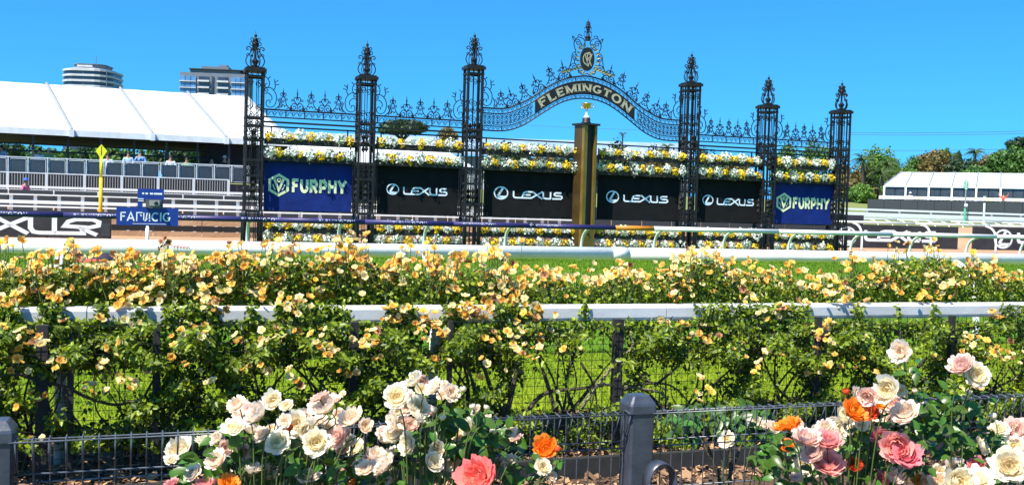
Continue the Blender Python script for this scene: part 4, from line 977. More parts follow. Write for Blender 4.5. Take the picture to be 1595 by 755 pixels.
tl = MB(); text_mb(tl, 'FLEMINGTON', lambda a, b: ((a - 4) * .125, -.081 + .02 * abs(b - .5), (b - .5) * .075 + .012), .17, .12); tl = tl.mesh('lettering', 'sign_white')
k = 1.3
while k < xo_ - 1: link('lettering', tl, t, (k, 0, zp)); k += 2.2

VS = 29.6
s0, z0 = onv(181, 350, VS); s1, z1 = onv(278, 324, VS); zlo, zhi = onv(230, 351, VS)[1], onv(230, 323.5, VS)[1]
t = track_thing('blue_sign', 'blue track sign board with white letters on a white pole, left of the gates', 'sign', s0, VS); L = s1 - s0
MB().box((L / 2, 0, (zlo + zhi) / 2), (L, .06, zhi - zlo)).build('board', 'sign_blue', t)
bx = lambda px: onv(px, 330, VS)[0] - s0; bz = lambda py: onv(232, py, VS)[1]
h = (zhi - zlo); base = zlo + h * .24; H_ = h * .5
m = MB(); fn = lambda a, b: (L * .06 + a * H_ * 1.02, -.036, base + b * H_)
text_mb(m, 'FA', fn, .15, .06)
for pl_ in ([(1.72, 0), (1.72, .95), (2.3, .95)], [(2.1, .75), (2.2, .55)], [(2.45, .95), (2.45, .1)], [(2.68, .2), (2.8, .95)], [(2.55, .0), (2.85, .3)], [(3.05, .95), (3.05, .25)], [(3.12, .1), (3.0, .0)]): m.ribbon(pl_, .12, fn)
text_mb(m, 'CIG', lambda a, b: fn(a * 1.02 + 3.25, b), .15, .02)
m.ribbon([(1.3, -.3), (4.9, -.3)], .05, fn); m.build('lettering', 'sign_white', t)
MB().box((bx(234.5), -.01, (bz(294) + bz(312)) / 2), (bx(255) - bx(214), .06, bz(294) - bz(312))).build('upper_board', 'sign_blue', t)
MB().box((bx(218), -.01, (bz(312) + bz(323.5)) / 2), (bx(222) - bx(214), .05, bz(312) - bz(323.5))).build('upper_support', 'sign_blue', t)
m = MB()
for a, c in ((221, 224), (226, 230), (233, 238), (239, 252)): m.box((bx((a + c) / 2), -.044, bz(301.5)), (bx(c) - bx(a), .004, .045))
for y in (310, 313): m.box((bx(219), -.044, bz(y)), (.14, .004, .025))
m.build('small_print', 'sign_white', t)
MB().tube([(bx(230), .02, 0), (bx(230), .02, zlo)], .05, 8).build('pole', 'white_paint', t, True)
MB().tube([(bx(252), .02, zhi), (bx(252), .02, bz(311))], .03, 8).build('bracket', 'sign_blue', t)
t = track_thing('broadcast_camera', 'small grey brown camera box sitting on top of the blue sign', 'camera', s0 + bx(239), VS + .01, zhi)
MB().box((0, 0, .12), (.4, .3, .22)).build('body', 'camera_body', t); MB().box((.02, -.17, .13), (.26, .05, .15)).build('face', 'camera_face', t)
MB().lathe([(.05, 0), (.055, .06), (.04, .07)], n=12).build('lens', 'plate_black', t, loc=(.06, -.19, .13), rot=(R(90), 0, 0)); MB().box((-.02, 0, .245), (.14, .05, .03)).build('handle', 'camera_face', t)

# yellow diamond marker, green round marker, white stake
Y0 = onv(157, 297, 49)
t = track_thing('marker_post', 'yellow pole topped by a yellow diamond in front of left marquee', 'marker', Y0[0], 49.0)
zz = lambda y: onv(157, y, 49)[1]
MB().tube([(0, 0, .1), (0, 0, zz(277))], .085, 8).build('lower_pole', 'pole_yellow', t, True); MB().tube([(0, 0, zz(277)), (0, 0, zz(246))], .062, 8).build('upper_pole', 'sign_yellow', t, True)
zc_, hz = zz(236), zz(225) - zz(236); t2 = MB(); t2.prism([(0, zc_ + hz), (.24, zc_ + hz * .1), (.03, zc_ - hz), (-.03, zc_ - hz), (-.24, zc_ + hz * .1)], -.03, .03); t2.build('diamond', 'sign_yellow', t)
MB().prism([(.012, zc_ + hz * .7), (-.012, zc_ + hz * .7), (-.02, zc_ - hz * .5), (.02, zc_ - hz * .5)], -.036, -.031).build('seam', 'slat_dark', t)
Y1 = onv(1503, 330, 72)
t = track_thing('distance_marker', 'round green and white numbered marker on a grey pole, right side', 'marker', Y1[0], 72.0)
zz = lambda y: onv(1503, y, 72)[1]
MB().tube([(0, 0, .4), (0, 0, zz(296))], .06, 7).build('pole', 'pole_grey', t); MB().tube([(0, 0, .5), (0, 0, zz(324))], .1, 7).build('sleeve', 'sign_green', t)
zc_, rr = zz(288), zz(280) - zz(288)
MB().prism([(x, zc_ + z) for x, z in arc(0, 0, rr * .62, rr, 0, 360, 24)[:-1]], -.03, .03).build('disc', 'sign_green', t)
MB().prism([(x, zc_ + z) for x, z in arc(0, 0, rr * .5, rr * .86, 0, 360, 24)[:-1]], -.035, -.032).build('disc_face', 'sign_white', t)
text_mb(MB(), '18', lambda a, b: ((a - .62) * rr * .62, -.039, zc_ + (b - .5) * rr * 1.1), .2, .1).build('number', 'sign_green', t)
MB().lathe([(.02, -.17), (.12, -.12), (.17, 0), (.12, .12), (.02, .17)], (0, -.1, zz(320)), 10).build('ball', 'sign_white', t, True)
Y2 = onv(1533, 328, 75)
t = track_thing('white_stake', 'thin white stake standing right of the round marker', 'stake', Y2[0], 75.0)
MB().box((0, 0, onv(1533, 320, 75)[1] / 2 + .3), (.16, .1, onv(1533, 307, 75)[1] - .9)).build('stake', 'white_paint', t); MB().box((0, 0, onv(1533, 306.5, 75)[1]), (.22, .14, .1)).build('stake_cap', 'white_paint', t)

# ================================================================== people (small, far away)
def skin_mesh(name, pts, edges, rad, m, parent, sub=1):
    me = bpy.data.meshes.new(name); me.from_pydata(pts, edges, []); o = link(name, me, parent)
    o.modifiers.new('skin', 'SKIN'); lay = me.skin_vertices[0].data
    for i, r in enumerate(rad): lay[i].radius = (r, r) if not isinstance(r, tuple) else r
    lay[0].use_root = True
    s = o.modifiers.new('sub', 'SUBSURF'); s.levels = sub; s.render_levels = sub
    dg = bpy.context.evaluated_depsgraph_get(); em = bpy.data.meshes.new_from_object(o.evaluated_get(dg)); o.modifiers.clear(); o.data = em
    em.materials.clear(); em.materials.append(MAT[m]); em.polygons.foreach_set('use_smooth', [True] * len(em.polygons)); return o
def person(label, loc, rz, shirt, trousers, arms, hat=None, H=1.75):
    k = H / 1.75; t = thing('person', label, 'person', loc, rz)
    la, ra = arms
    J = [(0, 0, .95), (0, 0, 1.15), (0, .01, 1.38), (0, 0, 1.5), (0, -.01, 1.6), (0, -.015, 1.72), (-.1, 0, .9), (-.11, -.01, .5), (-.11, .02, .08), (-.11, -.12, .03), (.1, 0, .9), (.11, -.01, .5), (.11, .02, .08), (.11, -.12, .03),
         (-.19, .01, 1.4), la[0], la[1], la[2], (.19, .01, 1.4), ra[0], ra[1], ra[2]]
    E = [(0, 1), (1, 2), (2, 3), (3, 4), (4, 5), (0, 6), (6, 7), (7, 8), (8, 9), (0, 10), (10, 11), (11, 12), (12, 13), (2, 14), (14, 15), (15, 16), (16, 17), (2, 18), (18, 19), (19, 20), (20, 21)]
    rad = [.13, .12, .14, .055, .085, .08, .085, .06, .045, .04, .085, .06, .045, .04, .065, .045, .035, .035, .065, .045, .035, .035]
    S = lambda P: [tuple(c * k for c in p) for p in P]
    skin_mesh('body', S(J), E, [r * k for r in rad], 'skin', t)
    skin_mesh('shirt', S([J[0], J[1], J[2], J[14], J[15], tuple(J[15][q] * .4 + J[16][q] * .6 for q in range(3)), J[18], J[19], tuple(J[19][q] * .4 + J[20][q] * .6 for q in range(3))]), [(0, 1), (1, 2), (2, 3), (3, 4), (4, 5), (2, 6), (6, 7), (7, 8)], [r * k for r in (.15, .145, .165, .09, .065, .055, .09, .065, .055)], shirt, t)
    skin_mesh('trousers', S([(0, 0, .97), J[6], J[7], (-.11, .02, .12), J[10], J[11], (.11, .02, .12)]), [(0, 1), (1, 2), (2, 3), (0, 4), (4, 5), (5, 6)], [r * k for r in (.14, .105, .08, .065, .105, .08, .065)], trousers, t)
    if hat: MB().lathe([(.16, -.01), (.17, .0), (.1, .02), (.095, .09), (.05, .12), (.01, .125)], (0, -.015 * k, 1.70 * k), 12).build('hat', hat, t, True)
    else: MB().lathe([(.085, -.07), (.1, -.02), (.095, .04), (.06, .085), (.01, .1)], (0, .012 * k, 1.69 * k), 10).build('hair', 'hair', t, True)
    return t
DOWN = (((-.27, .0, 1.14), (-.26, -.1, .92), (-.25, -.14, .84)), ((.27, .0, 1.14), (.26, -.1, .92), (.25, -.14, .84)))
RAILP = (((-.28, -.06, 1.16), (-.2, -.3, 1.08), (-.16, -.38, 1.06)), ((.28, -.06, 1.16), (.2, -.3, 1.08), (.16, -.38, 1.06)))
MOUTH = (((-.3, -.08, 1.2), (-.16, -.22, 1.42), (-.06, -.17, 1.55)), ((.28, -.06, 1.16), (.2, -.3, 1.08), (.16, -.38, 1.06)))
UPA = (((-.36, -.05, 1.46), (-.45, -.08, 1.7), (-.46, -.1, 1.82)), ((.36, -.05, 1.46), (.45, -.08, 1.7), (.46, -.1, 1.82)))
def deckp(px, py, v, H=1.75):
    u, z = onv(px, py, v); return T(u, v, z - H)
PP = [(200, 237, 'cloth_pale', 'cloth_dark', RAILP, None, 'person in pale blue shirt leaning on deck railing, right of yellow marker'), (219, 236, 'cloth_sky', 'cloth_dark', MOUTH, None, 'person in sky blue shirt and tie with hand at mouth on the deck'),
      (266, 243, 'cloth_white', 'cloth_dark', RAILP, None, 'person in white shirt at deck railing, right of the blue shirted pair'), (291, 246, 'cloth_green', 'cloth_dark', RAILP, None, 'person in green top at deck railing near the gates'),
      (2, 227, 'cloth_pale', 'cloth_navy', DOWN, None, 'person in white shirt at the left picture edge on the deck'), (62, 232, 'cloth_white', 'cloth_dark', DOWN, None, 'person in dark outfit with white shirt front deep in left marquee'),
      (76, 232, 'cloth_green', 'cloth_dark', DOWN, 'cloth_white', 'person with pale hat on the deck left of the yellow marker'), (168, 240, 'cloth_white', 'cloth_dark', RAILP, None, 'person in white partly hidden beside the yellow marker'),
      (350, 244, 'cloth_dark', 'cloth_dark', DOWN, 'cloth_white', 'person with pale hat standing near the first iron column'), (330, 246, 'cloth_dark', 'cloth_dark', DOWN, None, 'person in dark clothes on the deck near the first iron column')]
for px_, py_, sh, tr, arms, hat, lb in PP:
    person(lb, deckp(px_, py_, 61.4 if arms is not DOWN else 63.0), PHI, sh, tr, arms, hat)
p = person('person in pink top and blue cap walking behind the white rail fence, far left', deckp(40, 279, 54.6, 1.7), PHI + R(60), 'cloth_pink', 'cloth_dark', DOWN, 'cloth_blue', 1.7)
person('person in red top with raised arms before the right marquee', Vector((MO.x, MO.y, 0)) + Vector((math.cos(BET), math.sin(BET), 0)) * onm(1563, 301.5, -3.3)[0] + Vector((-math.sin(BET), math.cos(BET), 0)) * -3.3 + Vector((0, 0, onm(1563, 301.5, -3.3)[1] - 1.75)), BET, 'cloth_red', 'cloth_dark', UPA, None)
person('person in white hat at the glazed front of right marquee', at(1418, 300, 109.3) - Vector((0, 0, 1.75)), 0, 'cloth_white', 'cloth_dark', DOWN, 'cloth_white')

# ================================================================== outer running rail (beyond the lawn)
VR = 10.4
t = run_rail('running_rail', 'thick white outer running rail between lawn and race track', VR, -120, 1720, 392.5, 800, .071, 3.49, -1, sec=6.98, post_r=.042, reach=.42, start=0)
ua = t.location; u_a = onv(-120, 392.5, VR)[0]
off = (-.674 - u_a) % 3.49
for o in [c for c in t.children if c.name.startswith('post')]: o.location.x += off
zr = onv(800, 392.5, VR)[1]
MB().tube([(onv(952, 396, VR)[0] - u_a, 0, zr), (onv(975, 396, VR)[0] - u_a, 0, zr)], .0735, 14).build('sleeve', 'white_rail', t, True)
MB().tube([(onv(275, 386, VR)[0] - u_a, 0, zr), (onv(276, 386, VR)[0] - u_a, 0, zr)], .0725, 14).build('joint_ring', 'tent_trim', t, True)
sc = MB()
for q in range(6): sc.ribbon([(q * .022, 0), (q * .022 + .01, .022), (q * .022 + .018, .002), (q * .022 + .022, .012)], .004, lambda a, b: (onv(266, 380, VR)[0] - u_a + a * 1.3, -.0725 + b * .1, zr + .01 + b - a * .1))
sc.build('red_scribble', 'cloth_red', t)

mat('crowd_white', (0.44, 0.45, 0.46), 0.45, scale=1.5, col2=(0.62, 0.62, 0.63), bump=0.05, bscale=20, detail=9)
# ================================================================== rose fence: mesh, posts and its white rail
VF, VW = 6.30, 6.60
zw = onv(800, 487.5, VW)[1]; uA, uB = onv(-90, 490, VW)[0], onv(1700, 482, VW)[0]
t = track_thing('crowd_rail', 'flat sided white rail half buried in yellow climbing roses', 'rail', uA, VW)
jx = [-90, 136, 745, 1032, 1428, 1700]; ju = [onv(x, 487, VW)[0] - uA for x in jx]
for a, b in zip(ju, ju[1:]):
    pr = [(-.060, -.030), (-.052, -.056), (.052, -.056), (.060, -.030), (.060, .030), (.030, .058), (-.030, .058), (-.060, .036)]
    m = MB(); m.add([(a + .003, y, zw + z) for y, z in pr] + [(b - .003, y, zw + z) for y, z in pr], [(i, i + 8 - 8 * 0, (i + 1) % 8 + 8, (i + 1) % 8) for i in range(8)] + [tuple(range(8)), tuple(range(15, 7, -1))]); m.build('rail_section', 'crowd_white', t)
for x0, x1 in ((98, 135), (1392, 1428), (858, 862)):
    a, b = onv(x0, 487, VW)[0] - uA, onv(x1, 487, VW)[0] - uA; pr2 = [(y * 1.03, z * 1.03) for y, z in pr]
    m = MB(); m.add([(a, y, zw + z) for y, z in pr2] + [(b, y, zw + z) for y, z in pr2], [(i, i + 8, (i + 1) % 8 + 8, (i + 1) % 8) for i in range(8)] + [tuple(range(8)), tuple(range(15, 7, -1))]); m.build('joint_sleeve', 'crowd_white', t)
pm = MB().tube([(0, .02, zw - .05), (0, .1, zw - .2), (0, .14, zw - .4), (0, .14, 0)], .034, 9).mesh('post', 'white_paint', True)
for x in (95, 675, 1276): link('post', pm, t, (onv(x, 560, VW + .14)[0] - uA, 0, 0))
t = track_thing('wire_mesh_fence', 'black wire mesh fence carrying the climbing roses below the white rail', 'fence', uA, VF); L = uB - uA
m = MB(); zt = zw - .02; k = 0.0
while k < L: m.tube([(k, 0, .02), (k, 0, zt)], .0021, 4, cap=False); k += .082
z = .03
while z < zt: m.tube([(0, -.004, z), (L, -.004, z)], .0021, 4, cap=False); z += .054
w_ = m.build('wire_mesh', 'mesh_wire', t); w_['kind'] = 'stuff'
for x, ww in ((65, .062), (243, .04), (398 / 4 + 10, .035), (550, .05), (700, .03), (961, .06), (1272, .04), (1480, .04)):
    MB().box((onv(x, 600, VF + .05)[0] - uA, .06, zt / 2), (ww, ww, zt)).build('post', 'post_black', t)
t = track_thing('bed_edging', 'dark steel edging board along the mulch bed behind the near fence', 'edging', uA, 5.72)
for k in range(4): MB().box((L * (k + .5) / 4, 0, .055), (L / 4 - .006, .05, .13)).build('board', 'post_black', t)

# ================================================================== blossoms and leaves
def rose_mesh(name, m, seed, layers, n_s=5, n_t=4):
    rg = random.Random(seed); V = []; F = []; rim = []; Lc = len(layers)
    for li, (cnt, rho, psi) in enumerate(layers):       # petals wrap a sphere of radius rho up to polar angle psi
        for p in range(cnt):
            a = p * 2 * math.pi / cnt + li * .9 + rg.uniform(-.25, .25); ps = R(psi + rg.uniform(-10, 10)); q_ = rho * rg.uniform(.9, 1.1); o = len(V); ph = rg.uniform(0, 6); ha = min(1.3, 1.28 * math.pi / cnt)
            for ti in range(n_t):
                t0 = ti / (n_t - 1)
                for si in range(n_s):
                    s_ = -1 + 2 * si / (n_s - 1); tt = t0 * (1 - .20 * s_ * s_ * t0); an = ps * tt
                    w_ = (.35, .8, 1.0, .92)[min(3, int(t0 * 3 + .01))]; curl = max(0, tt - .72) * q_ * (.9 if psi < 100 else .25)
                    ruf = q_ * t0 * (.13 * math.sin(ph + si * 1.9 + ti * .8) + .08 * math.sin(ph * 2 + si * 3.7))
                    r = q_ * math.sin(an) + curl + ruf * .6 + .012 * s_ * s_ * (1 if p % 2 else -1); z = q_ * (1 - math.cos(an)) - curl * .55 + ruf
                    az = a + s_ * ha * w_; V.append((r * math.cos(az), r * math.sin(az), z)); rim.append(min(1, max(0, .7 * tt + .4 * li / max(1, Lc - 1) - .1 + rg.uniform(-.12, .12))))
            for ti in range(n_t - 1):
                for si in range(n_s - 1):
                    q = o + ti * n_s + si; F.append((q, q + 1, q + n_s + 1, q + n_s))
    me = bpy.data.meshes.new(name); me.from_pydata(V, [], F); me.materials.append(MAT[m])
    at_r = me.attributes.new('rim', 'FLOAT', 'POINT'); at_r.data.foreach_set('value', rim)
    me.polygons.foreach_set('use_smooth', [True] * len(F)); me.update(); return me
FULL = [(3, .12, 150), (4, .20, 132), (5, .27, 116), (5, .34, 102), (6, .41, 88), (6, .47, 74), (6, .52, 60)]
CUP = [(3, .14, 150), (4, .23, 135), (5, .31, 122), (5, .39, 110), (5, .46, 95)]
OPEN_ = [(4, .13, 140), (5, .24, 112), (5, .36, 88), (5, .47, 70), (5, .55, 56)]
LOOSE = [(4, .16, 125), (5, .34, 88), (5, .52, 62)]
BUD = [(3, .20, 165), (4, .25, 150), (3, .28, 135)]
VAR = {}
def rose(mname, shape, v, small=False):
    k = (mname, shape, v, small)
    if k not in VAR:
        lay = {'full': FULL, 'cup': CUP, 'open': OPEN_, 'loose': LOOSE, 'bud': BUD}[shape]
        VAR[k] = rose_mesh('blossom', mname, hash((shape, v)) % 1000 if False else (len(shape) * 17 + v * 5), lay if not small else lay[:1] + lay[-3:], 4 if small else 7, 3 if small else 4)
    return VAR[k]
def aim(d, spin=None): 
    q = Vector(d).normalized().to_track_quat('Z', 'Y').to_matrix().to_3x3() @ Matrix.Rotation(random.uniform(0, 6.28), 3, 'Z'); return q.to_euler()
def leaf_cloud(name, P, s, m, seed, upb=.8, camb=.5):
    rg = np.random.default_rng(seed); n = len(P)
    N = rg.normal(size=(n, 3)) * .75 + np.array([0, -camb, upb]); N /= np.linalg.norm(N, axis=1)[:, None]
    d = np.cross(N, rg.normal(size=(n, 3))); d /= np.linalg.norm(d, axis=1)[:, None]; d[:, 2] -= .25; d /= np.linalg.norm(d, axis=1)[:, None]
    b = np.cross(N, d); L = (s * rg.uniform(.65, 1.3, n))[:, None]; w = L * rg.uniform(.26, .36, (n, 1)); f = L * .12
    base = P; mid = P + d * L * .48 - N * f * .4; tip = P + d * L - N * f * 1.2
    l1 = P + d * L * .28 + b * w * .85 + N * f * .6; r1 = P + d * L * .28 - b * w * .85 + N * f * .6; l2 = P + d * L * .66 + b * w * .75 + N * f * .3; r2 = P + d * L * .66 - b * w * .75 + N * f * .3
    V = np.stack([base, mid, tip, l1, r1, l2, r2], 1).reshape(-1, 3); o = np.arange(n)[:, None] * 7
    T_ = np.concatenate([o + np.array([[0, 1, 3]]), o + np.array([[0, 4, 1]]), o + np.array([[3, 1, 5]]), o + np.array([[4, 6, 1]]), o + np.array([[1, 2, 5]]), o + np.array([[1, 6, 2]])], 0)
    return np_mesh(name, V, T_, m)
def onv_np(px, py, v):
    dx = (px - W0 / 2) / FPX; dy = -(py - H0 / 2) / FPX
    D = np.stack([_F.x + _R.x * dx + _U.x * dy, _F.y + _R.y * dx + _U.y * dy, _F.z + _R.z * dx + _U.z * dy], 1)
    tt = v / (-D[:, 0] * sp + D[:, 1] * cp); P = D * tt[:, None]; P[:, 2] += CAMZ; return P

# ------------------------------------------------------------------ climbing roses on the fence
TOPX = [-60, 0, 60, 100, 150, 230, 300, 360, 400, 450, 500, 560, 600, 650, 700, 760, 800, 830, 860, 900, 950, 1000, 1040, 1080, 1120, 1160, 1200, 1250, 1300, 1350, 1390, 1430, 1470, 1500, 1540, 1595, 1660]
TOPY = [428, 425, 420, 408, 412, 418, 415, 408, 398, 402, 398, 408, 412, 420, 425, 420, 440, 440, 428, 440, 424, 425, 418, 402, 404, 418, 428, 438, 432, 418, 402, 402, 396, 412, 420, 424, 424]
COVER = [(150, 168), (210, 222), (385, 400), (905, 915), (1395, 1402), (1450, 1462), (-60, 30), (60, 100), (255, 340), (430, 545), (600, 650), (690, 720), (770, 842), (1085, 1195), (1190, 1262), (1330, 1345), (1560, 1600)]
GAPS = [(130, 618, 66, 40), (215, 590, 38, 22), (40, 600, 16, 26), (455, 592, 44, 24), (500, 560, 20, 12), (690, 600, 46, 26), (845, 565, 34, 34), (868, 618, 68, 36), (935, 590, 40, 46), (930, 545, 26, 26), (1055, 606, 50, 34), (1110, 575, 22, 18), (1215, 592, 28, 42), (1420, 552, 28, 26), (1560, 562, 26, 42), (330, 608, 18, 12), (760, 590, 20, 18), (1310, 600, 16, 20)]
rg = np.random.default_rng(5)
def keep(px, py):
    top = np.interp(px, TOPX, TOPY); d = np.zeros(len(px))
    up = (py > top) & (py < 474); d[up] = np.clip((py[up] - top[up]) / 14, .12, 1)
    rl = (py >= 474) & (py < 506); cov = np.zeros(len(px), bool)
    for a, b in COVER: cov |= (px > a) & (px < b)
    d[rl & cov] = .55
    lo = py >= 500; nz = .5 + .5 * np.sin(px * .031 + 1.3) * np.sin(py * .043 + px * .011)
    d[lo] = np.maximum(d[lo], np.interp(py[lo], [500, 520, 555, 600, 650, 700], [.6, 1.0, .95, .75, .6, .5]) * (.55 + .7 * nz[lo]))
    for gx, gy, ax, ay in GAPS:
        e = ((px - gx) / ax) ** 2 + ((py - gy) / ay) ** 2; d *= np.where(e < 1, .05, np.where(e < 1.5, .5, 1))
    d[(py > 500) & (px > 1085)] *= 1.5
    lo2 = py > 508; lm = .5 + .25 * (np.sin(px * .061 + 2 * np.sin(py * .05)) + np.sin(py * .083 + 1.7 * np.sin(px * .043 + 1)))
    d[lo2] *= np.interp(lm[lo2], [.1, .3, .55, .9], [.2, .6, 1.0, 1.15]) * np.where(px[lo2] > 1085, 1.3, 1.12)
    return d
n = 215000
px = rg.uniform(-60, 1660, n); py = rg.uniform(392, 700, n); ok = rg.random(n) < keep(px, py) * np.where(py < 480, .8, .85); px, py = px[ok], py[ok]
def lump(a, b): return .5 + .25 * (np.sin(a * .061 + 2 * np.sin(b * .05)) + np.sin(b * .083 + 1.7 * np.sin(a * .043 + 1)))
lm_ = lump(px, py)
v = np.where(py < 474, rg.uniform(6.66, 7.35, len(px)), np.where(py < 506, rg.uniform(6.42, 6.53, len(px)), np.minimum(7.05, 5.92 + .85 * (1 - lm_) + rg.exponential(.16, len(px)))))
LP = onv_np(px, py, v); NB = 10; edges = np.linspace(-60, 1660, NB + 1)
# blossom clusters: hand read from the photograph (x, y, number)
CL = [(12, 372, 3), (25, 385, 3), (8, 418, 5), (30, 430, 6), (55, 415, 5), (62, 400, 4), (80, 422, 5), (110, 398, 6), (112, 385, 4), (100, 440, 5), (40, 452, 4), (10, 470, 4), (60, 455, 5), (95, 462, 5), (150, 392, 5), (135, 415, 5), (165, 425, 6), (150, 440, 6), (185, 410, 5), (205, 405, 4), (215, 425, 5), (180, 445, 5), (205, 450, 6), (225, 465, 6), (190, 470, 4), (240, 440, 5), (255, 420, 5), (235, 402, 3), (262, 400, 3), (280, 415, 6), (290, 435, 6), (270, 455, 5), (300, 410, 6), (310, 428, 6), (325, 440, 5), (315, 465, 4), (340, 475, 5), (345, 405, 5), (360, 398, 5), (375, 392, 5), (380, 415, 5), (395, 405, 5), (365, 430, 5), (350, 450, 5), (385, 455, 5), (405, 380, 3), (432, 385, 5), (448, 395, 6), (440, 402, 5), (420, 425, 5), (405, 455, 5), (430, 445, 4), (435, 470, 4), (455, 480, 5), (470, 470, 4), (460, 425, 4), (490, 420, 5), (500, 440, 5), (512, 432, 5), (500, 395, 6), (515, 385, 6), (530, 400, 6), (545, 390, 5), (540, 372, 6), (550, 362, 4), (560, 400, 5), (505, 455, 4), (525, 410, 5), (555, 430, 5), (570, 440, 4), (565, 450, 3), (580, 415, 3), (600, 425, 5), (605, 440, 5), (595, 432, 4), (615, 420, 4), (635, 395, 5), (650, 392, 5), (640, 410, 4), (660, 390, 5), (672, 415, 6), (685, 410, 6), (680, 430, 4), (700, 420, 4), (712, 403, 5), (700, 445, 3), (720, 440, 2), (705, 485, 6), (735, 485, 6), (750, 490, 5), (612, 486, 6), (625, 488, 4), (660, 500, 6), (675, 508, 5), (730, 475, 4), (745, 478, 4), (755, 430, 5), (755, 392, 5), (768, 398, 5), (780, 390, 4), (770, 425, 4), (790, 420, 4), (775, 462, 5), (790, 470, 4), (800, 448, 5), (812, 455, 5), (808, 470, 4), (818, 490, 6), (832, 492, 5), (825, 435, 4), (828, 447, 4), (852, 430, 5), (865, 436, 4), (877, 428, 5), (892, 438, 4), (850, 425, 2), (930, 428, 4), (937, 442, 5), (955, 427, 4), (970, 425, 6), (978, 430, 5), (998, 432, 5), (1012, 438, 4), (1030, 440, 4), (1045, 435, 5), (1042, 418, 4), (1058, 445, 5), (1055, 458, 3), (1070, 400, 4), (1082, 398, 5), (1100, 397, 4), (1066, 412, 3), (1080, 425, 3), (1100, 442, 3), (1118, 415, 5), (1132, 418, 4), (1145, 430, 4), (1155, 412, 4), (1160, 445, 5), (1165, 460, 4), (1175, 428, 4), (1190, 433, 3), (1205, 430, 5), (1210, 445, 4), (1233, 420, 4), (1255, 442, 4), (1265, 445, 3), (1285, 440, 5), (1300, 437, 4), (1310, 442, 3), (1302, 458, 4), (1325, 405, 5), (1335, 466, 4), (1217, 480, 4), (1205, 487, 4), (1250, 470, 4), (1370, 420, 5), (1385, 418, 5), (1360, 435, 5), (1375, 440, 6), (1388, 438, 5), (1400, 446, 5), (1405, 392, 5), (1395, 385, 3), (1440, 388, 5), (1455, 390, 5), (1470, 395, 5), (1445, 432, 6), (1455, 425, 5), (1478, 425, 4), (1490, 437, 4), (1480, 445, 4), (1520, 412, 5), (1530, 425, 5), (1545, 420, 5), (1560, 438, 5), (1575, 432, 4), (1592, 430, 4), (1530, 385, 4), (1465, 458, 3), (1440, 465, 4), (1508, 415, 3), (1550, 492, 4), (1625, 430, 8),
      (45, 525, 3), (20, 520, 2), (60, 530, 3), (10, 555, 2), (130, 510, 1), (172, 508, 2), (225, 508, 2), (170, 540, 2), (270, 535, 2), (285, 505, 1), (310, 530, 2), (365, 530, 2), (320, 495, 2), (295, 510, 1), (40, 570, 2), (140, 605, 4), (200, 595, 3), (178, 594, 1), (153, 570, 2), (90, 568, 2), (100, 565, 1), (320, 592, 2), (380, 572, 1), (305, 570, 1), (55, 620, 2), (54, 674, 1), (225, 585, 1), (440, 520, 3), (460, 515, 2), (415, 530, 3), (500, 540, 3), (512, 545, 3), (505, 520, 2), (575, 520, 3), (590, 535, 4), (620, 540, 2), (665, 525, 3), (695, 520, 2), (770, 520, 2), (535, 583, 2), (450, 572, 2), (460, 598, 2), (405, 570, 1), (655, 568, 1), (765, 570, 2), (685, 560, 1), (830, 515, 3), (810, 540, 4), (830, 550, 4), (805, 520, 2), (850, 515, 1), (895, 548, 1), (1042, 505, 4), (1080, 515, 3), (1097, 524, 3), (1060, 500, 2), (1160, 545, 2), (1195, 558, 2), (1095, 590, 1), (1100, 615, 3), (1182, 570, 2), (1270, 520, 4), (1280, 505, 4), (1278, 535, 3), (1262, 580, 2), (1275, 578, 2), (1302, 562, 2), (1350, 565, 2), (1375, 580, 2), (1515, 522, 3), (1545, 545, 3), (1555, 550, 4), (1580, 560, 3), (1500, 545, 2), (1550, 560, 2), (1240, 560, 1), (1330, 540, 1), (1590, 620, 2), (1510, 600, 2), (1540, 650, 2), (1460, 560, 2)]
bush_parts = [[] for _ in range(NB)]
for cx, cy, cnt in CL:
    upper = cy < 474; onrail = 474 <= cy < 506
    for q in range(int(cnt * ((1.1 if cy < 396 else 2.8) if upper else 2.1))):
        x, y = cx + random.gauss(0, 13), cy + random.gauss(0, 7.5)
        vv = random.uniform(6.62, 7.1) if upper else (random.uniform(6.38, 6.48) if onrail or cy < 520 else random.uniform(5.98, 6.25))
        if upper and cy > 455: vv = random.uniform(6.5, 6.7)
        bi = int(min(NB - 1, max(0, (x + 60) / 172)))
        bush_parts[bi].append((x, y, vv, random.uniform(6.8, 12.6)))
BLN = ['at the far left under the black board', 'below the blue sign', 'left of the dried flower cluster gap, below the first iron column', 'below the leftmost blue banner', 'below the second iron column', 'below the third iron column', 'below the golden post', 'below the fourth iron column', 'below the rightmost blue banner', 'at the right picture edge']
BLN[2] = 'just left of the first iron column'
PBX, PBY = None, None
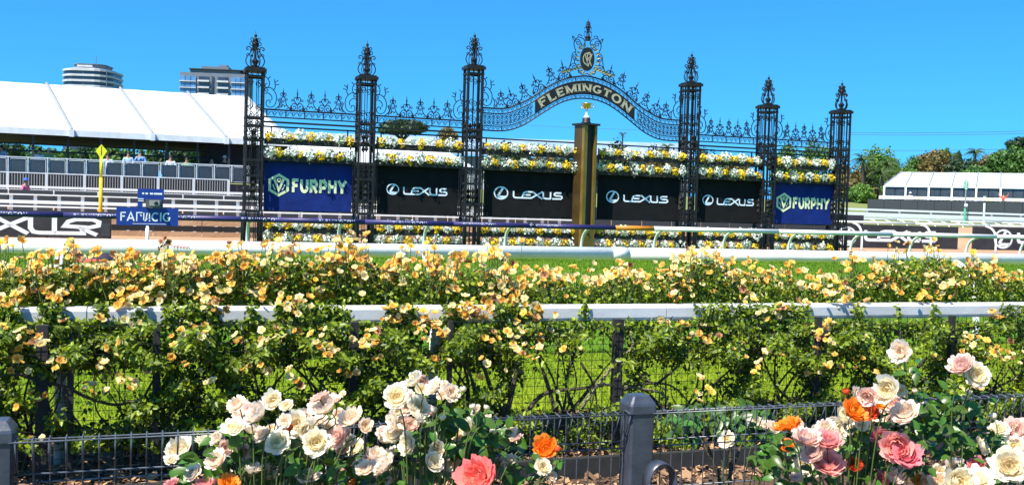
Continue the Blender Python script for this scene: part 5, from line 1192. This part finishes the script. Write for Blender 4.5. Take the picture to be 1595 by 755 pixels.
for bi in range(NB):
    xm = (edges[bi] + edges[bi + 1]) / 2; ub = onv(xm, 600, 6.5)[0]
    t = thing('climbing_rose', 'yellow climbing rose on the white rail, ' + BLN[bi], 'rose bush', T(ub, 6.55), 0, 'yellow climbing roses along the fence')
    base = np.array(T(ub, 6.55)); sel = (px >= edges[bi]) & (px < edges[bi + 1])
    me = leaf_cloud('foliage', LP[sel] - base, .038, 'leaf', 100 + bi); o = link('foliage', me, t); o['kind'] = 'stuff'
    # canes
    for c in range(9):
        x0 = xm + random.uniform(-30, 30); x1 = x0 + random.uniform(-110, 110); hz = random.uniform(.4, .84); dv = random.uniform(-.2, .25)
        u0, u1 = onv(x0, 650, 6.5)[0] - ub, onv(x1, 500, 6.6)[0] - ub; um = u0 + (u1 - u0) * .35 + random.uniform(-.1, .1)
        pts = [(u0 * .4, 0, 0), (u0, .03, hz * .25), (um, dv * .6, hz * .55), (u1, dv, hz)]
        pts = [(u * cp - w2 * sp, u * sp + w2 * cp, z) for u, w2, z in pts]; r0 = random.uniform(.008, .02)
        mm = MB().tube(smooth_pl(pts, 5), [r0 * (1 - .75 * i / 15) for i in range(16)], 6).build('cane', 'cane', t, True)
    for x, y, vv, spx in bush_parts[bi]:
        P = Vector(onv_np(np.array([x]), np.array([y]), np.array([vv]))[0]); d = (random.gauss(0, .5), -.55 + random.gauss(0, .4), .75 + random.gauss(0, .3))
        r_ = random.random(); mt = 'rose_yellow' if r_ < .50 else ('rose_pale' if r_ < .92 else 'rose_wilted')
        link('blossom', rose(mt, random.choice(('open', 'loose', 'full', 'cup')), random.randrange(4), True), t, P - Vector(base), aim(d), (spx * vv / cp / FPX,) * 3)
        if y < np.interp(x, TOPX, TOPY) + 3:
            MB().tube([(0, 0, 0), (random.uniform(-.02, .02), .0, -.09), (random.uniform(-.04, .04), 0, -.2)], [.0022, .003, .003], 4).build('stem', 'stem', t, loc=P - Vector(base))
# named big limbs crossing the open middle
t = thing('bare_rose_bush', 'bare dark rose limbs with pale branches in the gap under the rail', 'rose bush', T(onv(790, 690, 6.45)[0], 6.45), PHI); u0 = onv(790, 690, 6.45)[0]
def limb(pts, r0, r1, m):
    P = [(onv(x, y, 6.35)[0] - u0, -.1, onv(x, y, 6.35)[1]) for x, y in pts]; P = smooth_pl(P, 4); n_ = len(P)
    MB().tube(P, [r0 + (r1 - r0) * i / (n_ - 1) for i in range(n_)], 7).build('limb', m, t, True)
limb([(788, 690), (785, 640), (768, 612), (755, 575), (745, 540)], .024, .009, 'cane'); limb([(787, 655), (800, 600), (806, 560), (800, 520)], .02, .008, 'cane'); limb([(800, 690), (822, 640), (850, 612), (900, 605), (940, 600)], .02, .009, 'cane')
limb([(865, 640), (852, 595), (842, 565), (835, 530)], .016, .008, 'cane'); limb([(905, 635), (930, 600), (962, 562), (985, 540), (982, 515)], .014, .007, 'cane_pale'); limb([(940, 598), (985, 603), (1030, 612), (1042, 634)], .012, .006, 'cane_pale')
limb([(958, 610), (1000, 598), (1045, 600), (1075, 628)], .011, .005, 'cane'); limb([(990, 580), (1010, 592), (1040, 608)], .008, .004, 'cane_pale'); limb([(1020, 600), (1050, 575), (1075, 545)], .011, .006, 'cane'); limb([(905, 565), (925, 600), (930, 640)], .01, .005, 'cane')
t = thing('bare_rose_bush', 'dark arching rose limb behind the near fence at far left', 'rose bush', T(onv(90, 690, 6.45)[0], 6.45), PHI); u0 = onv(90, 690, 6.45)[0]
limb([(25, 580), (60, 592), (100, 602), (140, 620), (180, 630), (215, 622)], .013, .008, 'cane'); limb([(70, 690), (75, 640), (60, 590)], .02, .012, 'cane'); limb([(105, 690), (108, 650), (100, 605)], .018, .014, 'cane'); limb([(112, 645), (125, 662), (135, 680)], .007, .004, 'cane')
t = thing('bare_rose_bush', 'forked dark rose limb under the rail left of the rightmost banner', 'rose bush', T(onv(1400, 690, 6.45)[0], 6.45), PHI); u0 = onv(1400, 690, 6.45)[0]
limb([(1420, 690), (1410, 620), (1400, 560), (1404, 515)], .022, .01, 'cane'); limb([(1405, 600), (1440, 560), (1470, 530)], .014, .007, 'cane'); limb([(1270, 690), (1275, 620), (1240, 560)], .018, .008, 'cane'); limb([(720, 560), (735, 590), (742, 640)], .01, .01, 'cane')
# dried bunch on the outer rail, cap on the lawn
P0 = at(252, 384, 9.3)
t = thing('dried_bunch', 'withered brown and white flower bunch against the thick white rail', 'dried flowers', P0, 0)
for q in range(9): link('blossom', rose('rose_wilted' if q % 3 else 'rose_cream', 'loose', q % 3, True), t, (random.gauss(0, .035), random.gauss(0, .02), random.gauss(0, .035)), aim((random.gauss(0, 1), -1, random.gauss(0, 1))), (.06,) * 3)
MB().tube([(0, 0, -.02), (.02, .02, -.3), (.05, .05, -.6)], [.004, .005, .006], 5).build('stem', 'cane', t)
P0 = at(166, 407, 8.4)
t = thing('cap', 'small dark navy and red cap showing above the yellow roses', 'cap', P0, R(30))
MB().lathe([(.085, 0), (.088, .02), (.075, .05), (.045, .07), (.01, .078)], n=14).build('crown', 'cloth_navy', t, True, scl=(1.3, 1, .9))
MB().prism([(x, z) for x, z in arc(0, 0, .1, .012, 0, 360, 14)[:-1]], -.16, -.02).build('peak', 'cloth_red', t, loc=(-.06, 0, .01), rot=(0, 0, R(-60)))
MB().tube([(0, 0, -.01), (0, 0, -.14), (0, 0, -1.13)], .02, 6).build('stick', 'post_black', t)

# ================================================================== near roll-top fence
VN = 3.70
def ztop_at(x, y): return onv(x, y, VN)[1]
ZT = ztop_at(900, 641); ROLL_H = .125; ZJ = ZT - ROLL_H
upost = [onv(-5, 700, VN)[0], onv(991, 700, VN)[0]]; upost.append(2 * upost[1] - upost[0])
lbp = ['dark grey capped fence post cut off at the left picture edge', 'dark grey square fence post with pyramid cap at lower centre']
for k in range(2):
    t = track_thing('fence_post', lbp[k], 'post', upost[k], VN, 0, 'posts of the near fence'); hwp_ = .052; zc = ZT + .02
    m = MB(); pr = [(hwp_ * sx, hwp_ * sy) for sx, sy in ((-1, -.85), (-.85, -1), (.85, -1), (1, -.85), (1, .85), (.85, 1), (-.85, 1), (-1, .85))]
    m.add([(x, y, 0) for x, y in pr] + [(x, y, zc - .03) for x, y in pr], [(i, (i + 1) % 8, 8 + (i + 1) % 8, 8 + i) for i in range(8)]); m.build('shaft', 'fence_dark', t)
    m = MB(); rings = [(1.1, -.032), (1.12, -.028), (1.12, .002), (1.06, .012), (.72, .038), (.66, .041)]
    for s_, z_ in rings: m.v += [(x * s_, y * s_, zc + z_) for x, y in pr]
    m.f = [(r * 8 + i, r * 8 + (i + 1) % 8, (r + 1) * 8 + (i + 1) % 8, (r + 1) * 8 + i) for r in range(5) for i in range(8)] + [tuple(range(40, 48)), tuple(range(7, -1, -1))]; m.m = [0] * len(m.f); m.build('cap', 'fence_dark', t)
wire = MB().tube([(0, 0, .02), (0, 0, ZJ), (0, .0, ZT - .012), (0, -.008, ZT), (0, -.052, ZT - .004), (0, -.06, ZT - .014), (0, -.004, ZJ + .002)], .0026, 6).mesh('wire', 'fence_wire', True)
for q, (ua_, ub_, lb) in enumerate(((upost[0] + .06, upost[1] - .06, 'dark roll top wire fence panel left of the centre post'), (upost[1] + .06, upost[2] - .06, 'dark roll top wire fence panel right of the centre post'))):
    t = track_thing('roll_top_fence', lb, 'fence', ua_, VN, 0, 'near roll top fence panels'); L = ub_ - ua_; n_ = int(L / .05)
    for k in range(n_ + 1): link('wire', wire, t, (L * k / n_, 0, 0), (0, 0, random.uniform(-.02, .02)))
    hz_ = [(.004, ZT - .012), (-.056, ZT - .008), (-.006, ZJ), (.004, ZJ - .03), (.004, ZJ - .2), (.004, ZJ - .4), (.004, ZJ - .6), (.004, .06)]
    for y_, z_ in hz_: MB().tube([(-.02, y_, z_), (L + .02, y_, z_)], .0028, 6).build('cross_wire', 'fence_wire', t, True)
# hoop in front of the post
uh, zh = onv(1029, 718, 3.35); t = track_thing('steel_hoop', 'dark flat steel hoop beside the centre fence post', 'hoop', uh, 3.35)
m = MB(); ring = arc(0, zh - .075, .058, .075, 0, 180, 16); ring = [(.058, 0)] + ring + [(-.058, 0)]
for s_ in (1.0, .93):
    for y_ in (-.03, .03): m.v += [(x * s_, y_, z if z < .01 else zh - .075 + (z - zh + .075) * s_) for x, z in ring]
n_ = len(ring)
for i in range(n_ - 1):
    for a, b in ((0, 1), (1, 3), (3, 2), (2, 0)): m.f.append((a * n_ + i, a * n_ + i + 1, b * n_ + i + 1, b * n_ + i))
m.m = [0] * len(m.f); m.build('strap', 'fence_dark', t, True)

# ================================================================== foreground roses
leafm = []
for q in range(3):
    rq = random.Random(q); m = MB(); xs_ = [0, .16, .4, .7, .92, 1.0]; ws_ = [.02, .2, .3, .25, .1, .0]; cu = (.06, .14, .22)[q]
    for x, w2 in zip(xs_, ws_):
        zc = -cu * x * x * 1.5
        for s_ in (-1, 0, 1): m.v.append((x, s_ * w2, zc + abs(s_) * w2 * .32 + rq.uniform(-.012, .012)))
    for i in range(5):
        for j in range(2): m.f.append((i * 3 + j, i * 3 + j + 1, (i + 1) * 3 + j + 1, (i + 1) * 3 + j))
    m.m = [0] * len(m.f); leafm.append(m.mesh('leaf', 'leaf_big', True))
B_, K_, S_, P_, D_, O_, C_, Rd, Cr = 'rose_blush', 'rose_cream', 'rose_shell', 'rose_pink', 'rose_deep', 'rose_orange', 'rose_coral', 'rose_bud_red', 'rose_cream'
VB_ = 3.42
BUSH = [
 ('pale pink rose bush rising over the left half of the near fence', 420, [
  (368, 629, 30, B_), (389, 636, 22, S_), (402, 645, 40, B_), (426, 624, 30, K_), (363, 663, 36, K_), (392, 670, 30, B_), (320, 682, 32, K_, 1), (281, 702, 44, K_, 1), (350, 697, 24, S_), (379, 703, 24, S_), (336, 716, 36, B_), (393, 732, 30, B_), (267, 752, 22, P_), (318, 753, 34, P_), (357, 751, 30, O_),
  (497, 617, 32, S_), (509, 634, 38, B_), (495, 654, 32, B_), (461, 659, 38, K_), (478, 670, 30, K_), (451, 668, 15, Rd, 0, 'bud'), (432, 688, 40, K_), (548, 652, 36, B_), (493, 688, 42, K_), (525, 678, 38, S_), (408, 676, 26, B_), (554, 696, 30, K_, 1), (404, 733, 34, B_), (480, 739, 36, B_), (443, 655, 22, B_), (548, 753, 18, O_), (300, 735, 30, B_), (520, 620, 20, S_)],
  [(330, 735, 60, 30), (430, 720, 70, 40), (520, 730, 55, 30), (385, 700, 60, 25), (300, 740, 40, 16)]),
 ('cream rose bush right of the pale pink bush, before the fence', 680, [
  (618, 618, 40, K_), (646, 593, 32, K_), (675, 602, 32, B_), (703, 611, 28, B_), (652, 634, 36, K_), (651, 650, 24, K_), (612, 656, 30, B_), (614, 676, 36, K_), (638, 662, 26, S_), (634, 691, 34, K_), (585, 712, 34, B_), (570, 728, 32, B_), (598, 725, 40, B_), (681, 698, 24, K_, 0, 'cup'), (728, 670, 36, K_), (674, 720, 30, K_), (706, 717, 32, K_), (742, 742, 64, C_), (768, 674, 16, K_, 0, 'bud'), (792, 673, 24, B_), (794, 714, 24, K_), (850, 698, 38, O_, 0, 'cup'), (805, 682, 20, S_), (846, 727, 26, K_), (868, 702, 14, Rd, 0, 'bud'), (688, 652, 13, K_, 0, 'bud'), (737, 635, 13, K_, 0, 'bud'), (757, 636, 12, K_, 0, 'bud'), (722, 608, 14, K_, 0, 'bud'), (742, 638, 18, B_), (676, 640, 12, K_, 0, 'bud'), (620, 640, 18, K_)],
  [(700, 690, 70, 40), (640, 735, 70, 25), (760, 700, 55, 45), (830, 735, 45, 20), (720, 655, 40, 25), (600, 745, 40, 15)]),
 ('pink and orange rose bush right of the centre fence post', 1310, [
  (1228, 661, 40, O_), (1204, 664, 22, B_), (1318, 612, 15, Rd, 0, 'bud'), (1335, 614, 24, B_), (1351, 617, 30, S_), (1382, 607, 42, K_), (1370, 622, 26, O_), (1332, 639, 38, O_), (1353, 642, 32, Rd), (1410, 641, 44, B_), (1313, 648, 28, K_), (1307, 667, 32, K_), (1285, 664, 30, B_), (1257, 682, 44, S_), (1290, 685, 42, P_), (1267, 702, 40, S_), (1288, 719, 52, P_), (1254, 722, 32, K_), (1372, 679, 30, D_), (1397, 696, 48, P_), (1412, 708, 42, D_), (1428, 702, 26, B_), (1332, 724, 24, Rd, 0, 'cup'), (1369, 751, 34, P_), (1432, 749, 20, O_), (1225, 694, 24, O_), (1388, 628, 30, S_), (1342, 660, 22, K_), (1318, 700, 18, K_), (1240, 745, 20, S_), (1388, 742, 30, S_)],
  [(1220, 725, 45, 35), (1355, 712, 45, 32), (1340, 690, 50, 30), (1300, 745, 70, 16), (1400, 735, 45, 25), (1370, 665, 40, 20), (1200, 700, 25, 25)]),
 ('tall leafy rose stem with pale pink heads right of the pink bush', 1480, [
  (1402, 548, 34, B_), (1497, 567, 38, S_), (1522, 584, 38, K_), (1518, 596, 26, B_), (1425, 610, 11, K_, 0, 'bud'), (1508, 612, 12, K_, 0, 'bud')],
  [(1455, 625, 55, 30), (1480, 660, 60, 35), (1450, 690, 50, 35), (1500, 625, 40, 20), (1425, 575, 20, 20), (1430, 640, 20, 30)]),
 ('cream rose bush in the lower right corner', 1530, [
  (1530, 693, 32, K_), (1558, 667, 28, K_), (1583, 669, 38, S_), (1581, 695, 34, K_), (1548, 650, 14, B_, 0, 'bud'), (1572, 725, 54, K_), (1489, 730, 38, B_), (1463, 736, 28, K_), (1522, 725, 26, D_), (1525, 745, 44, K_), (1494, 750, 46, K_), (1463, 748, 30, B_), (1590, 710, 30, B_), (1549, 698, 10, K_, 0, 'bud'), (1440, 752, 20, K_)],
  [(1560, 745, 45, 14), (1500, 715, 45, 20), (1575, 700, 30, 30), (1545, 685, 25, 25)]),
 ('small white flowered rose bush just behind the near fence, right of centre post', 1130, [
  (1177, 657, 30, K_, 1), (1132, 683, 26, K_, 1), (1128, 690, 18, B_, 1), (1192, 661, 16, B_, 1)],
  [(1090, 655, 55, 28), (1150, 650, 50, 30), (1060, 660, 30, 20), (1190, 690, 30, 30)]),
]
for bi, (lb, xb, fl, areas) in enumerate(BUSH):
    if bi in (0, 1, 2, 4):                              # smaller, paler heads crowding round the main ones
        for e in list(fl):
            for rep_ in range(2 if len(e) < 6 and e[2] > 25 else (1 if len(e) < 6 else 0)):
              if random.random() < .75:
                m_ = e[3] if random.random() < .35 and e[3] not in (O_, C_) else random.choice((B_, K_, B_, S_))
                fl.append((e[0] + random.choice((-1, 1)) * random.uniform(9, 22), e[1] + random.uniform(-8, 18), e[2] * random.uniform(.5, .75) if e[2] < 45 else 24, m_, 2))
    vb = 4.25 if bi == 5 else 3.36; ub = onv(xb, 755, vb)[0]; base = T(ub, vb)
    t = thing('rose_bush', lb, 'rose bush', base, 0, 'foreground roses by the near fence')
    for e in fl:
        x, y, s, m = e[:4]; back = len(e) > 4 and e[4] == 1; fill = len(e) > 4 and e[4] == 2; shp = e[5] if len(e) > 5 else random.choice(('full', 'full', 'open', 'cup'))
        vv = (random.uniform(3.95, 4.1) if back else (random.uniform(3.22, 3.28) if s > 39 else (random.uniform(3.44, 3.56) if fill else random.uniform(3.30, 3.46)))) if bi != 5 else random.uniform(4.1, 4.3)
        u_, z_ = onv(x, y, vv); P = T(u_, vv, z_) - base; sz = .9 * s * T(u_, vv).y / FPX
        d = Vector((-.25 + random.gauss(0, .4), -.65 + random.gauss(0, .35), .65 + random.gauss(0, .35))) if shp != 'bud' else Vector((random.gauss(0, .3), random.gauss(0, .2), 1))
        k = {'full': 1.0, 'cup': 1.05, 'open': 1.0, 'bud': 1.5}[shp] * 1.06; d.normalize()
        bl = link('blossom', rose(m, shp, random.randrange(5)), t, P - d * sz * .2, aim(d), (sz * k,) * 3)
        q0 = P - d * sz * .2; g_ = Vector((random.uniform(-.03, .03), random.uniform(-.02, .05), 0)); tgt = Vector(((P.x) * .3, P.y * .3, 0))
        mid = q0.lerp(tgt, .3); mid.z = q0.z - .14
        if bi == 3: mid = q0 + Vector((.03 if x < 1420 else -.03, .02, -.16))
        st = smooth_pl([tuple(q0), tuple(q0 - d * .035 + Vector((0, 0, -.02))), tuple(mid), tuple(tgt.lerp(q0, .3)), tuple(tgt)], 4)
        MB().tube(st, [.0016 + .002 * i / 16 for i in range(17)], 5).build('stem', 'stem', t, True)
        if shp == 'bud' or random.random() < .5:
            sm = MB()
            for a in range(5): an = a * 1.2566; sm.add([(0, 0, -.02), (.09 * math.cos(an - .3), .09 * math.sin(an - .3), .02), (.2 * math.cos(an), .2 * math.sin(an), .18 if shp == 'bud' else .02), (.09 * math.cos(an + .3), .09 * math.sin(an + .3), .02)], [(0, 1, 2, 3)])
            sm.lathe([(.02, -.12), (.07, -.08), (.08, -.02), (.05, .02)], n=7); link('sepal', sm.mesh('sepal', 'sepal'), bl, (0, 0, 0))
    tot = sum(a[2] * a[3] for a in areas); N_ = {0: 290, 1: 290, 2: 290, 3: 210, 4: 150, 5: 170}[bi]
    for ax, ay, rx, ry in areas:
        for q in range(int(N_ * rx * ry / tot)):
            r_ = math.sqrt(random.random()); an = random.uniform(0, 6.28); x, y = ax + rx * r_ * math.cos(an), ay + ry * r_ * math.sin(an)
            vv = random.uniform(3.34, 3.66) if bi != 5 else random.uniform(4.1, 4.6); u_, z_ = onv(x, y, vv); P = T(u_, vv, z_) - base
            nrm = Vector((random.gauss(0, .5), -.5 + random.gauss(0, .4), .8 + random.gauss(0, .3))).normalized()
            sz = random.uniform(.035, .07); link('leaf', random.choice(leafm), t, P, aim(nrm), (sz, sz * random.uniform(.9, 1.15), sz))
    mb = MB()
    for q in range(4): mb.tube(smooth_pl([(random.uniform(-.05, .05), random.uniform(-.03, .03), 0), (random.uniform(-.12, .12), random.uniform(-.05, .05), .3), (random.uniform(-.2, .2), random.uniform(-.06, .06), .6)], 4), [.011 - .0006 * i for i in range(9)], 6)
    mb.build('cane', 'cane', t, True)
